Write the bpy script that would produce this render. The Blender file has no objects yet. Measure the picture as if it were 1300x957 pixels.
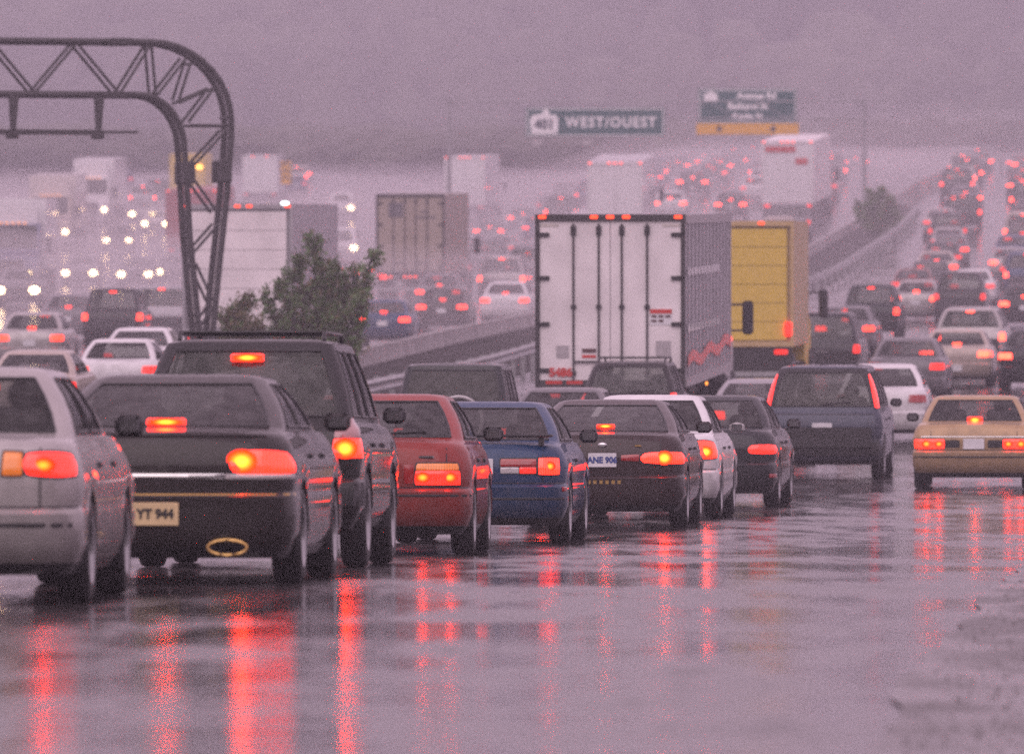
import bpy, math, random
from mathutils import Vector, Matrix
random.seed(7)
SC = bpy.context.scene
COL = SC.collection
R = math.radians
F = 10833.0            # focal length in photograph pixels (300 mm on a 36 mm frame, 1300 px wide)

# ------------------------------------------------------------------ camera
cd = bpy.data.cameras.new('camera'); cam = bpy.data.objects.new('camera', cd); COL.objects.link(cam)
cd.lens = 300; cd.sensor_width = 36; cd.clip_start = 0.5; cd.clip_end = 6000
cam.location = (0, 0, 0); cam.rotation_euler = (R(90) - math.atan(45.5 / F), 0, 0)
cd.dof.use_dof = True; cd.dof.focus_distance = 86; cd.dof.aperture_fstop = 4.6
SC.camera = cam
# ------------------------------------------------------------------ sky: flat overcast at dusk
SUN_EL, SUN_ROT = R(36), R(192)
w = bpy.data.worlds.new('World'); SC.world = w; w.use_nodes = True
nt = w.node_tree; bg = nt.nodes['Background']
sky = nt.nodes.new('ShaderNodeTexSky'); sky.sky_type = 'NISHITA'; sky.sun_disc = False
sky.sun_elevation = SUN_EL; sky.sun_rotation = SUN_ROT; sky.dust_density = 4; sky.air_density = 2
mx = nt.nodes.new('ShaderNodeMixRGB'); mx.inputs[0].default_value = 0.92
mx.inputs[2].default_value = (11.2, 8.0, 9.9, 1)          # the cloud deck, lavender pink
nt.links.new(sky.outputs[0], mx.inputs[1]); nt.links.new(mx.outputs[0], bg.inputs[0])
bg.inputs[1].default_value = 0.1
sl = bpy.data.lights.new('sun', 'SUN'); sl.energy = 1.1; sl.angle = R(60); sl.color = (1, .86, .9)
so = bpy.data.objects.new('sun', sl); COL.objects.link(so)
so.rotation_euler = (R(90) - SUN_EL, 0, R(180) - SUN_ROT)
SC.view_settings.view_transform = 'Standard'; SC.view_settings.look = 'None'
SC.view_settings.exposure = 0.0; SC.view_settings.gamma = 1.0
HAZE_DENSITY = 0.00085
SPRAY_DENSITY = 0.0075; MIST_DENSITY = 0.0030
SC.render.engine = 'CYCLES'
cy = SC.cycles
cy.max_bounces = 7; cy.diffuse_bounces = 2; cy.glossy_bounces = 4; cy.transmission_bounces = 4
cy.volume_bounces = 1; cy.transparent_max_bounces = 16
cy.caustics_reflective = False; cy.caustics_refractive = False
cy.sample_clamp_indirect = 3; cy.use_denoising = False

# ------------------------------------------------------------------ terrain profile
PR = [(-60,-1.7),(0,-1.55),(30,-1.5),(50,-1.52),(64,-1.7),(81,-1.95),(108,-2.12),(130,-2.17),(148,-1.9),(165,-1.6),(184,-1.35),
      (204,-1.12),(230,-.6),(263,0),(290,.6),(338,1.7),(400,4.5),(470,8.0),(540,10.4),(640,13),(760,16),(960,17.5),(1100,19),(2000,30)]
PL = [(-60,-1.7),(0,-1.55),(30,-1.5),(50,-1.52),(64,-1.7),(81,-1.95),(108,-2.1),(130,-2.0),(148,-1.65),(165,-1.35),(184,-1.2),
      (204,-.8),(230,-.4),(263,0),(290,.5),(320,1.4),(400,2.6),(446,4.2),(540,7.4),(640,10.6),(760,15),(960,17.5),(1100,19),(2000,30)]
def lerpt(T, x):
    if x <= T[0][0]: return T[0][1]
    for (a, b), (c, d) in zip(T, T[1:]):
        if x <= c: return b + (d - b) * (x - a) / (c - a)
    return T[-1][1]
def prof(T, y):            # smoothed
    return sum(lerpt(T, y + o) for o in (-9, -4.5, 0, 4.5, 9)) / 5
def sstep(a, b, x):
    t = min(1, max(0, (x - a) / (b - a))); return t * t * (3 - 2 * t)
def gz(x, y):
    k = sstep(-9, 3, x - max(0, (y - 250)) * .03)
    z = prof(PL, y) * (1 - k) + prof(PR, y) * k
    if y > 1100: z += 64 * sstep(1100, 1560, y) * (.9 + .1 * math.sin(x * .02 + 1))
    return z
def rz(x, y):
    i = math.floor(x / 3) * 3; j = math.floor(y / 3) * 3; u, v = (x - i) / 3, (y - j) / 3
    return (gz(i, j) * (1 - u) + gz(i + 3, j) * u) * (1 - v) + (gz(i, j + 3) * (1 - u) + gz(i + 3, j + 3) * u) * v
def px(x, d): return (x - 650) / F * d

# ------------------------------------------------------------------ materials
MATS = {}
def new_mat(name):
    m = bpy.data.materials.new(name); m.use_nodes = True; m.node_tree.nodes.clear(); return m, m.node_tree
def principled(name, col, rough=.5, metal=0, coat=0, coatr=.08, spec=.5, dirt=0.0, noise=0.12, nscale=6, bump=0, bscale=40, emit=None, es=0):
    if name in MATS: return MATS[name]
    m, t = new_mat(name); N = t.nodes.new
    out = N('ShaderNodeOutputMaterial'); p = N('ShaderNodeBsdfPrincipled'); t.links.new(p.outputs[0], out.inputs[0])
    p.inputs['Roughness'].default_value = rough; p.inputs['Metallic'].default_value = metal
    p.inputs['Coat Weight'].default_value = coat; p.inputs['Coat Roughness'].default_value = coatr
    p.inputs['Specular IOR Level'].default_value = spec
    tc = N('ShaderNodeTexCoord'); nz = N('ShaderNodeTexNoise'); nz.inputs['Scale'].default_value = nscale; nz.inputs['Detail'].default_value = 5
    t.links.new(tc.outputs['Object'], nz.inputs['Vector'])
    r = N('ShaderNodeMapRange'); r.inputs[1].default_value = .3; r.inputs[2].default_value = .7; r.inputs[3].default_value = 1 - noise; r.inputs[4].default_value = 1 + noise
    t.links.new(nz.outputs[0], r.inputs[0])
    mul = N('ShaderNodeVectorMath'); mul.operation = 'SCALE'; mul.inputs[0].default_value = col[:3]; t.links.new(r.outputs[0], mul.inputs['Scale'])
    src = mul.outputs[0]
    if dirt:
        sp = N('ShaderNodeSeparateXYZ'); t.links.new(tc.outputs['Object'], sp.inputs[0])
        a = N('ShaderNodeMath'); a.operation = 'MULTIPLY_ADD'; a.inputs[1].default_value = .9; t.links.new(nz.outputs[0], a.inputs[0]); t.links.new(sp.outputs[2], a.inputs[2])
        mr = N('ShaderNodeMapRange'); mr.inputs[1].default_value = 1.35; mr.inputs[2].default_value = .5; mr.inputs[3].default_value = 0; mr.inputs[4].default_value = dirt
        t.links.new(a.outputs[0], mr.inputs[0])
        mix = N('ShaderNodeMixRGB'); lum = sum(col[:3]) / 3; mix.inputs[2].default_value = (.018 + .22 * lum, .016 + .2 * lum, .015 + .19 * lum, 1)
        t.links.new(mr.outputs[0], mix.inputs[0]); t.links.new(src, mix.inputs[1]); src = mix.outputs[0]
        rr = N('ShaderNodeMapRange'); rr.inputs[3].default_value = rough; rr.inputs[4].default_value = min(1, rough + .35); t.links.new(mr.outputs[0], rr.inputs[0]); t.links.new(rr.outputs[0], p.inputs['Roughness'])
    t.links.new(src, p.inputs['Base Color'])
    if bump:
        nb = N('ShaderNodeTexNoise'); nb.inputs['Scale'].default_value = bscale; nb.inputs['Detail'].default_value = 3; t.links.new(tc.outputs['Object'], nb.inputs['Vector'])
        b = N('ShaderNodeBump'); b.inputs['Strength'].default_value = bump; b.inputs['Distance'].default_value = .02
        t.links.new(nb.outputs[0], b.inputs['Height']); t.links.new(b.outputs[0], p.inputs['Normal'])
    if emit:
        p.inputs['Emission Color'].default_value = (*emit, 1); p.inputs['Emission Strength'].default_value = es
        wv = N('ShaderNodeTexWave'); wv.inputs['Scale'].default_value = 14; wv.bands_direction = 'X'; wv.inputs['Distortion'].default_value = .4; t.links.new(tc.outputs['Object'], wv.inputs['Vector'])
        we = N('ShaderNodeMapRange'); we.inputs[3].default_value = es * .55; we.inputs[4].default_value = es * 1.35; t.links.new(wv.outputs['Fac'], we.inputs[0]); t.links.new(we.outputs[0], p.inputs['Emission Strength'])
    MATS[name] = m; return m
def paint(name, c, metal=.0):
    return principled('paint_' + name, c, rough=.45, metal=metal, coat=.5, coatr=.03, spec=.25, dirt=.55, noise=.08, bump=.12, bscale=70)
def emitter(name, c, s):
    if name in MATS: return MATS[name]
    m, t = new_mat(name); o = t.nodes.new('ShaderNodeOutputMaterial'); e = t.nodes.new('ShaderNodeEmission')
    e.inputs[0].default_value = (*c, 1); e.inputs[1].default_value = s; t.links.new(e.outputs[0], o.inputs[0]); MATS[name] = m; return m
def bulb_glow(name, c, s0, s1):
    m, t = new_mat(name); N = t.nodes.new; L = t.links.new
    o = N('ShaderNodeOutputMaterial'); e = N('ShaderNodeEmission'); e.inputs[0].default_value = (*c, 1); L(e.outputs[0], o.inputs[0])
    tc = N('ShaderNodeTexCoord'); mp = N('ShaderNodeVectorMath'); mp.operation = 'SUBTRACT'; mp.inputs[1].default_value = (.5, .5, .5); L(tc.outputs['Generated'], mp.inputs[0])
    fl = N('ShaderNodeVectorMath'); fl.operation = 'MULTIPLY'; fl.inputs[1].default_value = (2, 0, 2); L(mp.outputs[0], fl.inputs[0])
    ln = N('ShaderNodeVectorMath'); ln.operation = 'LENGTH'; L(fl.outputs[0], ln.inputs[0])
    r = N('ShaderNodeMapRange'); r.interpolation_type = 'SMOOTHSTEP'; r.inputs[1].default_value = .05; r.inputs[2].default_value = 1; r.inputs[3].default_value = 1; r.inputs[4].default_value = 0; L(ln.outputs['Value'], r.inputs[0])
    p = N('ShaderNodeMath'); p.operation = 'POWER'; p.inputs[1].default_value = 1.7; L(r.outputs[0], p.inputs[0])
    a = N('ShaderNodeMath'); a.operation = 'MULTIPLY_ADD'; a.inputs[1].default_value = s0; a.inputs[2].default_value = s1; L(p.outputs[0], a.inputs[0]); L(a.outputs[0], e.inputs[1]); return m
def glass(name, tint, rough=.03):
    if name in MATS: return MATS[name]
    m, t = new_mat(name); N = t.nodes.new
    o = N('ShaderNodeOutputMaterial'); tr = N('ShaderNodeBsdfTransparent'); tr.inputs[0].default_value = (*tint, 1)
    g = N('ShaderNodeBsdfGlossy'); g.inputs['Roughness'].default_value = rough; g.inputs[0].default_value = (.9, .9, .9, 1)
    f = N('ShaderNodeFresnel'); f.inputs[0].default_value = 1.6; mixs = N('ShaderNodeMixShader')
    df = N('ShaderNodeBsdfDiffuse'); df.inputs[0].default_value = (.34, .34, .34, 1)      # film of rain drops on the pane
    tc = N('ShaderNodeTexCoord'); nz = N('ShaderNodeTexNoise'); nz.inputs['Scale'].default_value = 9; nz.inputs['Detail'].default_value = 6
    t.links.new(tc.outputs['Object'], nz.inputs['Vector'])
    mr = N('ShaderNodeMapRange'); mr.inputs[1].default_value = .35; mr.inputs[2].default_value = .75; mr.inputs[3].default_value = .02; mr.inputs[4].default_value = .16
    t.links.new(nz.outputs[0], mr.inputs[0]); m2 = N('ShaderNodeMixShader')
    t.links.new(mr.outputs[0], m2.inputs[0]); t.links.new(tr.outputs[0], m2.inputs[1]); t.links.new(df.outputs[0], m2.inputs[2])
    fm = N('ShaderNodeMath'); fm.operation = 'MULTIPLY'; fm.inputs[1].default_value = .5; t.links.new(f.outputs[0], fm.inputs[0]); t.links.new(fm.outputs[0], mixs.inputs[0]); t.links.new(m2.outputs[0], mixs.inputs[1]); t.links.new(g.outputs[0], mixs.inputs[2])
    t.links.new(mixs.outputs[0], o.inputs[0]); MATS[name] = m; return m

GLASS = glass('window_glass', (.68, .7, .68)); TINT = glass('tinted_glass', (.16, .17, .17))
BLACK = principled('black_plastic', (.018, .018, .02), rough=.45, noise=.2)
RUBBER = principled('tyre_rubber', (.012, .012, .013), rough=.6, noise=.2)
RIM = principled('wheel_rim', (.35, .35, .36), rough=.3, metal=.8)
CHROME = principled('chrome', (.6, .6, .6), rough=.15, metal=1)
INTERIOR = principled('interior_cloth', (.035, .034, .036), rough=.9)
MIRRORM = principled('mirror_glass', (.17, .17, .18), rough=.25, metal=1)
STEEL = principled('galvanised_steel', (.33, .33, .34), rough=.5, metal=.5, noise=.25)
GANTRYM = principled('gantry_steel', (.045, .043, .045), rough=.55, metal=.3, noise=.3)
CONC = principled('wet_concrete', (.24, .225, .22), rough=.45, noise=.35, nscale=.8, bump=.3, bscale=6)
PLATE = principled('plate_white', (.7, .7, .72), rough=.4); PLATEY = principled('plate_cream', (.72, .55, .3), rough=.4)
PLATEB = principled('plate_blue', (.03, .06, .25), rough=.5)
LENS = principled('lens_red', (.35, .012, .01), rough=.15, coat=1)
AMBERL = principled('lens_amber', (.55, .17, .02), rough=.15, coat=1)
CLEARL = principled('lens_clear', (.55, .52, .52), rough=.15, coat=1)
PINKL = principled('lens_pinkish', (.4, .2, .2), rough=.15, coat=1)
TAIL = principled('lens_red_glow', (.4, .012, .01), rough=.2, coat=1, emit=(1, .022, .008), es=1.4)
BRAKE = principled('lens_brake_glow', (.5, .015, .01), rough=.2, coat=1, emit=(1, .014, .004), es=3.2)
BRAKEF = principled('lens_brake_glow_strong', (.5, .015, .01), rough=.2, coat=1, emit=(1, .014, .004), es=6.5)
TURN = principled('lens_amber_glow', (.6, .2, .02), rough=.2, coat=1, emit=(1, .18, .015), es=.4)
BULB = bulb_glow('bulb_hot', (1, .02, .0013), 85.0, 5.0)
BULBR = bulb_glow('bulb_red', (1, .014, .001), 58.0, 3.5)
HEAD = emitter('headlamp_glow', (1, .64, .34), 26.0)
HEADG = principled('headlamp_glass', (.5, .48, .46), rough=.1, coat=1)
MARK = emitter('marker_red', (1, .05, .015), 4.0); MARK.cycles.emission_sampling = 'NONE'
FTAIL = principled('far_lens_red', (.4, .012, .01), rough=.2, emit=(1, .02, .008), es=2.0); FBRAKE = principled('far_lens_brake', (.5, .015, .01), rough=.2, emit=(1, .03, .012), es=6.0); FSTRONG = principled('far_lens_strong', (.5, .015, .01), rough=.2, emit=(1, .04, .018), es=13.0)
for q in (FTAIL, FBRAKE, FSTRONG, TAIL): q.cycles.emission_sampling = 'NONE'
MARKA = emitter('marker_amber', (1, .3, .04), 3.0)

# ------------------------------------------------------------------ mesh building
class MB:
    def __init__(s): s.v = []; s.f = []; s.m = []
    def add(s, vs, fs, mi=0):
        o = len(s.v); s.v += [tuple(q) for q in vs]; s.f += [tuple(i + o for i in f) for f in fs]; s.m += [mi] * len(fs); return s
    def box(s, c, d, mi=0, rot=None, bev=0):
        a, b, e = d[0] / 2, d[1] / 2, d[2] / 2
        vs = [Vector((x, y, z)) for z in (-e, e) for y in (-b, b) for x in (-a, a)]
        if rot: vs = [rot @ q for q in vs]
        c = Vector(c)
        return s.add([q + c for q in vs], [(0, 2, 3, 1), (4, 5, 7, 6), (0, 1, 5, 4), (1, 3, 7, 5), (3, 2, 6, 7), (2, 0, 4, 6)], mi)
    def rbox(s, c, d, r=.02, mi=0):       # box with chamfered vertical and horizontal edges
        a, b, e = d[0] / 2, d[1] / 2, d[2] / 2
        rings = []
        for z, k in ((-e, r), (-e + r, 0), (e - r, 0), (e, r)):
            A, B = a - k, b - k; q = r
            rings.append([(c[0] + x, c[1] + y, c[2] + z) for x, y in ((-A + q, -B), (A - q, -B), (A, -B + q), (A, B - q), (A - q, B), (-A + q, B), (-A, B - q), (-A, -B + q))])
        vs = sum(rings, []); fs = []
        for k in range(3):
            for i in range(8): fs.append((k * 8 + i, k * 8 + (i + 1) % 8, k * 8 + 8 + (i + 1) % 8, k * 8 + 8 + i))
        fs += [tuple(range(7, -1, -1)), tuple(range(24, 32))]
        return s.add(vs, fs, mi)
    def tube(s, pts, rad, n=8, mi=0, cap=True):
        pts = [Vector(p) for p in pts]; rs = rad if isinstance(rad, (list, tuple)) else [rad] * len(pts)
        rings = []; up = None
        for i, p in enumerate(pts):
            t = (pts[min(i + 1, len(pts) - 1)] - pts[max(i - 1, 0)]).normalized()
            if up is None: up = Vector((0, 0, 1)) if abs(t.z) < .9 else Vector((1, 0, 0))
            a = t.cross(up).normalized(); b = a.cross(t).normalized(); up = b
            rings.append([p + (a * math.cos(k * 2 * math.pi / n) + b * math.sin(k * 2 * math.pi / n)) * rs[i] for k in range(n)])
        fs = []
        for i in range(len(pts) - 1):
            for k in range(n): fs.append((i * n + k, i * n + (k + 1) % n, (i + 1) * n + (k + 1) % n, (i + 1) * n + k))
        if cap: fs += [tuple(range(n - 1, -1, -1)), tuple(range((len(pts) - 1) * n, len(pts) * n))]
        return s.add(sum(rings, []), fs, mi)
    def lathe_x(s, prof, cx, cy, cz, n=20, mi=0):      # profile (x offset, radius) spun round the x axis
        vs = []; fs = []
        for xo, r in prof: vs += [(cx + xo, cy + r * math.cos(k * 2 * math.pi / n), cz + r * math.sin(k * 2 * math.pi / n)) for k in range(n)]
        for i in range(len(prof) - 1):
            for k in range(n): fs.append((i * n + k, i * n + (k + 1) % n, (i + 1) * n + (k + 1) % n, (i + 1) * n + k))
        return s.add(vs, fs, mi)
    def ell(s, c, r, n=10, m=6, mi=0):
        vs = [(c[0], c[1], c[2] - r[2])]; fs = []
        for j in range(1, m):
            a = math.pi * j / m - math.pi / 2
            vs += [(c[0] + r[0] * math.cos(a) * math.cos(k * 2 * math.pi / n), c[1] + r[1] * math.cos(a) * math.sin(k * 2 * math.pi / n), c[2] + r[2] * math.sin(a)) for k in range(n)]
        vs.append((c[0], c[1], c[2] + r[2])); T = len(vs) - 1
        for k in range(n): fs.append((0, 1 + (k + 1) % n, 1 + k)); fs.append((T, T - n + k, T - n + (k + 1) % n))
        for j in range(m - 2):
            for k in range(n): fs.append((1 + j * n + k, 1 + j * n + (k + 1) % n, 1 + (j + 1) * n + (k + 1) % n, 1 + (j + 1) * n + k))
        return s.add(vs, fs, mi)
    def prism(s, poly, y0, y1, mi=0):                 # polygon in (x, z), thickness along y
        n = len(poly)
        vs = [(x, y0, z) for x, z in poly] + [(x, y1, z) for x, z in poly]
        fs = [tuple(range(n)), tuple(range(2 * n - 1, n - 1, -1))] + [(i, (i + n), (i + 1) % n + n, (i + 1) % n) for i in range(n)]
        return s.add(vs, fs, mi)
    def mesh(s, name, smooth=None):
        me = bpy.data.meshes.new(name); me.from_pydata(s.v, [], s.f); me.polygons.foreach_set('material_index', s.m)
        if smooth is not None:
            me.polygons.foreach_set('use_smooth', [True] * len(s.f)); me.set_sharp_from_angle(angle=R(smooth))
        me.update(); return me
def put(name, me, mats, parent=None, loc=None):
    """mesh data -> object; the materials sit on the object so that alike meshes can be shared"""
    if isinstance(me, MB): me = me.mesh(name, 35)
    if not isinstance(mats, (list, tuple)): mats = [mats]
    if len(me.materials) == 0:
        for q in mats: me.materials.append(q)
    o = bpy.data.objects.new(name, me); COL.objects.link(o)
    for i, q in enumerate(mats):
        if me.materials[i] != q: o.material_slots[i].link = 'OBJECT'; o.material_slots[i].material = q
    if parent: o.parent = parent
    if loc is not None: o.location = loc
    return o
def tag(o, label=None, cat=None, group=None, kind=None):
    for k, v in (('label', label), ('category', cat), ('group', group), ('kind', kind)):
        if v: o[k] = v
    return o
def empty(name, loc, rz=0, rx=0):
    e = bpy.data.objects.new(name, None); COL.objects.link(e); e.location = loc; e.rotation_euler = (rx, 0, rz); e.empty_display_size = .3; return e
def text(name, s, size, mat, parent, loc, rot=(R(90), 0, 0), align='CENTER', sx=1, bold=0.0, sp=1.0):
    c = bpy.data.curves.new(name, 'FONT'); c.body = s; c.size = size; c.align_x = align; c.align_y = 'CENTER'; c.extrude = .002; c.offset = bold
    c.resolution_u = 3; c.space_character = sp; c.materials.append(mat)
    tmp = bpy.data.objects.new(name, c); COL.objects.link(tmp); bpy.context.view_layer.update()
    me = bpy.data.meshes.new_from_object(tmp.evaluated_get(bpy.context.evaluated_depsgraph_get())); bpy.data.objects.remove(tmp)
    if not me.materials: me.materials.append(mat)
    o = bpy.data.objects.new(name, me); COL.objects.link(o); o.parent = parent; o.location = loc; o.rotation_euler = rot; o.scale = (sx, 1, 1); return o

# ------------------------------------------------------------------ the setting: wet road
def road_material():
    m, t = new_mat('wet_asphalt'); N = t.nodes.new; L = t.links.new
    out = N('ShaderNodeOutputMaterial'); p = N('ShaderNodeBsdfPrincipled'); L(p.outputs[0], out.inputs[0])
    tc = N('ShaderNodeTexCoord')
    def noise(scale, sx=1, sy=1, det=4, rough=.55):
        mp = N('ShaderNodeMapping'); mp.inputs['Scale'].default_value = (sx, sy, 1); L(tc.outputs['Object'], mp.inputs[0])
        n = N('ShaderNodeTexNoise'); n.inputs['Scale'].default_value = scale; n.inputs['Detail'].default_value = det; n.inputs['Roughness'].default_value = rough
        L(mp.outputs[0], n.inputs['Vector']); return n.outputs[0]
    def rng(s, a, b, c, d):
        r = N('ShaderNodeMapRange'); r.inputs[1].default_value = a; r.inputs[2].default_value = b; r.inputs[3].default_value = c; r.inputs[4].default_value = d; L(s, r.inputs[0]); return r.outputs[0]
    n1 = noise(.55, .8, .35); n2 = noise(9); n3 = noise(1.6, 1.6, .22, 5)
    c = N('ShaderNodeMixRGB'); c.inputs[1].default_value = (.028, .026, .027, 1); c.inputs[2].default_value = (.07, .064, .066, 1); L(rng(n2, .3, .7, 0, 1), c.inputs[0]); L(c.outputs[0], p.inputs['Base Color'])
    mix = N('ShaderNodeMath'); mix.operation = 'MULTIPLY'; L(rng(n1, .36, .64, .42, 1.5), mix.inputs[0]); L(rng(n3, .35, .65, .085, .22), mix.inputs[1]); L(mix.outputs[0], p.inputs['Roughness'])
    p.inputs['IOR'].default_value = 1.42
    b1 = N('ShaderNodeBump'); b1.inputs['Strength'].default_value = 1; b1.inputs['Distance'].default_value = .0065; L(noise(1.3, .8, 1.1, 3), b1.inputs['Height'])
    b2 = N('ShaderNodeBump'); b2.inputs['Strength'].default_value = .35; b2.inputs['Distance'].default_value = .004; L(noise(26, 1, 1, 2), b2.inputs['Height']); L(b1.outputs[0], b2.inputs['Normal'])
    L(b2.outputs[0], p.inputs['Normal']); return m
ROADM = road_material()
def sheet(name, xs, ys, mat, dz=0, kind='structure'):
    v = [(x, y, gz(x, y) + dz) for y in ys for x in xs]; n = len(xs)
    f = [(j * n + i, j * n + i + 1, (j + 1) * n + i + 1, (j + 1) * n + i) for j in range(len(ys) - 1) for i in range(n - 1)]
    me = bpy.data.meshes.new(name); me.from_pydata(v, [], f); me.polygons.foreach_set('use_smooth', [True] * len(f)); me.materials.append(mat)
    o = bpy.data.objects.new(name, me); COL.objects.link(o); o['kind'] = kind; return o
def ribbon(name, curve, y0, y1, x0, x1, mat, dz, step=3, kind='structure', jag=0):
    v = []; f = []; y = y0; k = 0
    while y <= y1 + 1e-6:
        j0, j1 = random.uniform(-jag, jag), random.uniform(-jag, jag)
        for i in range(5):
            x = curve(y) + x0 + j0 + (x1 + j1 - x0 - j0) * i / 4; v.append((x, y, rz(x, y) + dz))
        if k: f += [((k - 1) * 5 + i, (k - 1) * 5 + i + 1, k * 5 + i + 1, k * 5 + i) for i in range(4)]
        y += step; k += 1
    me = bpy.data.meshes.new(name); me.from_pydata(v, [], f); me.polygons.foreach_set('use_smooth', [True] * len(f)); me.materials.append(mat)
    o = bpy.data.objects.new(name, me); COL.objects.link(o); o['kind'] = kind; return o
xs = [-900, -600, -300, -200, -120, -80] + [-60 + 3 * i for i in range(47)] + [100, 150, 220, 300, 600, 900]
ys = [-900, -600, -400, -250, -160, -110, -80] + [-60 + 3 * i for i in range(275)] + [780, 800, 830, 860, 900, 945, 1000, 1060, 1100, 1130, 1160, 1200, 1240, 1280, 1330, 1380, 1430, 1480, 1560, 1700]
xs2 = sorted(set(xs))
ysr = [y for y in ys if y <= 762]; ysh = [y for y in ys if y >= 762]
road = sheet('road', xs2, ysr, ROADM); 
GRASSM = principled('hill_grass', (.05, .06, .035), rough=.9, noise=.4, nscale=.05)
hill = sheet('hill', xs2, ysh, GRASSM)

emb = []; ef = []  # bank added unseen behind the camera, to darken reflections in the car rears
for j, (y, h_) in enumerate([(-14, 0), (-20, 1.2), (-30, 5), (-42, 8.5), (-60, 10), (-90, 10.5), (-130, 9)]):
    for i in range(41): x = -200 + 10 * i; emb.append((x, y - 2 * math.sin(x * .05), gz(x, y) - .3 + h_ * (1 + .1 * math.sin(x * .09))))
    if j: ef += [((j - 1) * 41 + i, j * 41 + i, j * 41 + i + 1, (j - 1) * 41 + i + 1) for i in range(40)]
me = bpy.data.meshes.new('unseen_dark_bank'); me.from_pydata(emb, [], ef); me.materials.append(GRASSM); o = bpy.data.objects.new('unseen_dark_bank', me); COL.objects.link(o); o['kind'] = 'structure'
BAR = [(60,-10.5),(100,-8.6),(130,-7.2),(160,-5.4),(195,-3.5),(225,-1.9),(265,.8),(310,5.6),(350,10.8),(400,15.6),(450,20.6),(520,27),(700,44)]
RAIL = [(90,-7.0),(130,-4.9),(165,-2.75),(190,-1.2),(220,.6),(250,2.7),(280,5.0),(310,8.2),(350,13.2),(400,17.9),(450,22.0)]
def curv(T): return lambda y: sum(lerpt(T, y + o) for o in (-12, -6, 0, 6, 12)) / 5
barx, railx = curv(BAR), curv(RAIL)
LANE1 = [(-60,-10),(30,-4.6),(50,-3.1),(64,-1.9),(81,-.35),(108,2.3),(130,4.7),(165,7.6),(204,10.4),(263,14),(338,19.5),(470,29),(700,47)]
lanex = curv(LANE1)
# planted median between the barrier and the guard rail
MEDM = principled('median_soil', (.03, .027, .026), rough=.85, spec=.2, noise=.5, nscale=.6, bump=.6, bscale=5)
v = []; f = []; k = 0; y = 92
while y < 445:
    for i in range(5):
        x = barx(y) + .12 + (railx(y) - .1 - barx(y) - .12) * i / 4; v.append((x, y, gz(x, y) + .006 + .5 * (1 - i / 4) ** .8 * sstep(92, 130, y)))
    if k: f += [((k - 1) * 5 + i, (k - 1) * 5 + i + 1, k * 5 + i + 1, k * 5 + i) for i in range(4)]
    k += 1; y += 3
me = bpy.data.meshes.new('median'); me.from_pydata(v, [], f); me.materials.append(MEDM)
o = bpy.data.objects.new('median', me); COL.objects.link(o); o['kind'] = 'structure'
# gravel shoulder, lower right
def gravel_material():
    m, t = new_mat('wet_gravel'); N = t.nodes.new; L = t.links.new
    out = N('ShaderNodeOutputMaterial'); p = N('ShaderNodeBsdfPrincipled'); L(p.outputs[0], out.inputs[0])
    tc = N('ShaderNodeTexCoord'); mp = N('ShaderNodeMapping'); mp.inputs['Scale'].default_value = (1, .45, 1); L(tc.outputs['Object'], mp.inputs[0])
    n = N('ShaderNodeTexNoise'); n.inputs['Scale'].default_value = 1.1; n.inputs['Detail'].default_value = 6; L(mp.outputs[0], n.inputs['Vector'])
    g = N('ShaderNodeTexVoronoi'); g.inputs['Scale'].default_value = 22; L(mp.outputs[0], g.inputs['Vector'])
    r = N('ShaderNodeMapRange'); r.inputs[1].default_value = .42; r.inputs[2].default_value = .58; r.inputs[3].default_value = .16; r.inputs[4].default_value = .42; L(n.outputs[0], r.inputs[0]); L(r.outputs[0], p.inputs['Roughness'])
    c = N('ShaderNodeMixRGB'); c.inputs[1].default_value = (.022, .02, .02, 1); c.inputs[2].default_value = (.09, .083, .08, 1); L(g.outputs['Distance'], c.inputs[0]); L(c.outputs[0], p.inputs['Base Color'])
    b = N('ShaderNodeBump'); b.inputs['Strength'].default_value = .8; b.inputs['Distance'].default_value = .010; L(g.outputs['Distance'], b.inputs['Height']); L(b.outputs[0], p.inputs['Normal'])
    return m
GRAV = gravel_material()
shoulder_x = lambda y: lerpt([(0, .8), (30, 1.25), (38, 1.75), (45, 2.35), (55, 3.1), (75, 4.75), (95, 6.6), (140, 9.8), (200, 14)], y)
ribbon('gravel_shoulder', shoulder_x, 24, 80, 0, 14, GRAV, .012, step=1.0, jag=.05)
pb = MB(); rp = random.Random(2); base = MB().ell((0, 0, 0), (1, 1, .55), 6, 4)
for i in range(15000):
    y = 26 + 44 * rp.random() ** 1.3; x = shoulder_x(y) + .1 + abs(rp.gauss(0, 2.6))
    if rp.random() < min(1, .25 + (x - shoulder_x(y)) * .5):
        r_ = rp.choice((.004, .005, .007, .010)) * rp.uniform(.7, 1.4); a_ = rp.uniform(0, 6.28); c_, s_ = math.cos(a_), math.sin(a_); q_ = rp.uniform(.6, 1.3)
        pb.add([(x + r_ * (p[0] * c_ - p[1] * q_ * s_), y + r_ * (p[0] * s_ + p[1] * q_ * c_), rz(x, y) + .012 + r_ * (.3 + p[2])) for p in base.v], base.f)
PEB = principled('wet_pebble', (.15, .14, .135), rough=.4, noise=.6, nscale=8)
po = put('gravel_pebbles', pb.mesh('gravel_pebbles'), PEB); po['kind'] = 'stuff'
# worn painted lines
LINEM = principled('worn_line_paint', (.10, .095, .095), rough=.3, noise=.9, nscale=2)
for i, y in enumerate(range(90, 330, 12)):
    ribbon('lane_line', lambda q: lanex(q) - 1.75 if q > 112 else lanex(q) - 1.75, y, y + 3, -.06, .06, LINEM, .009, step=1)

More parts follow.
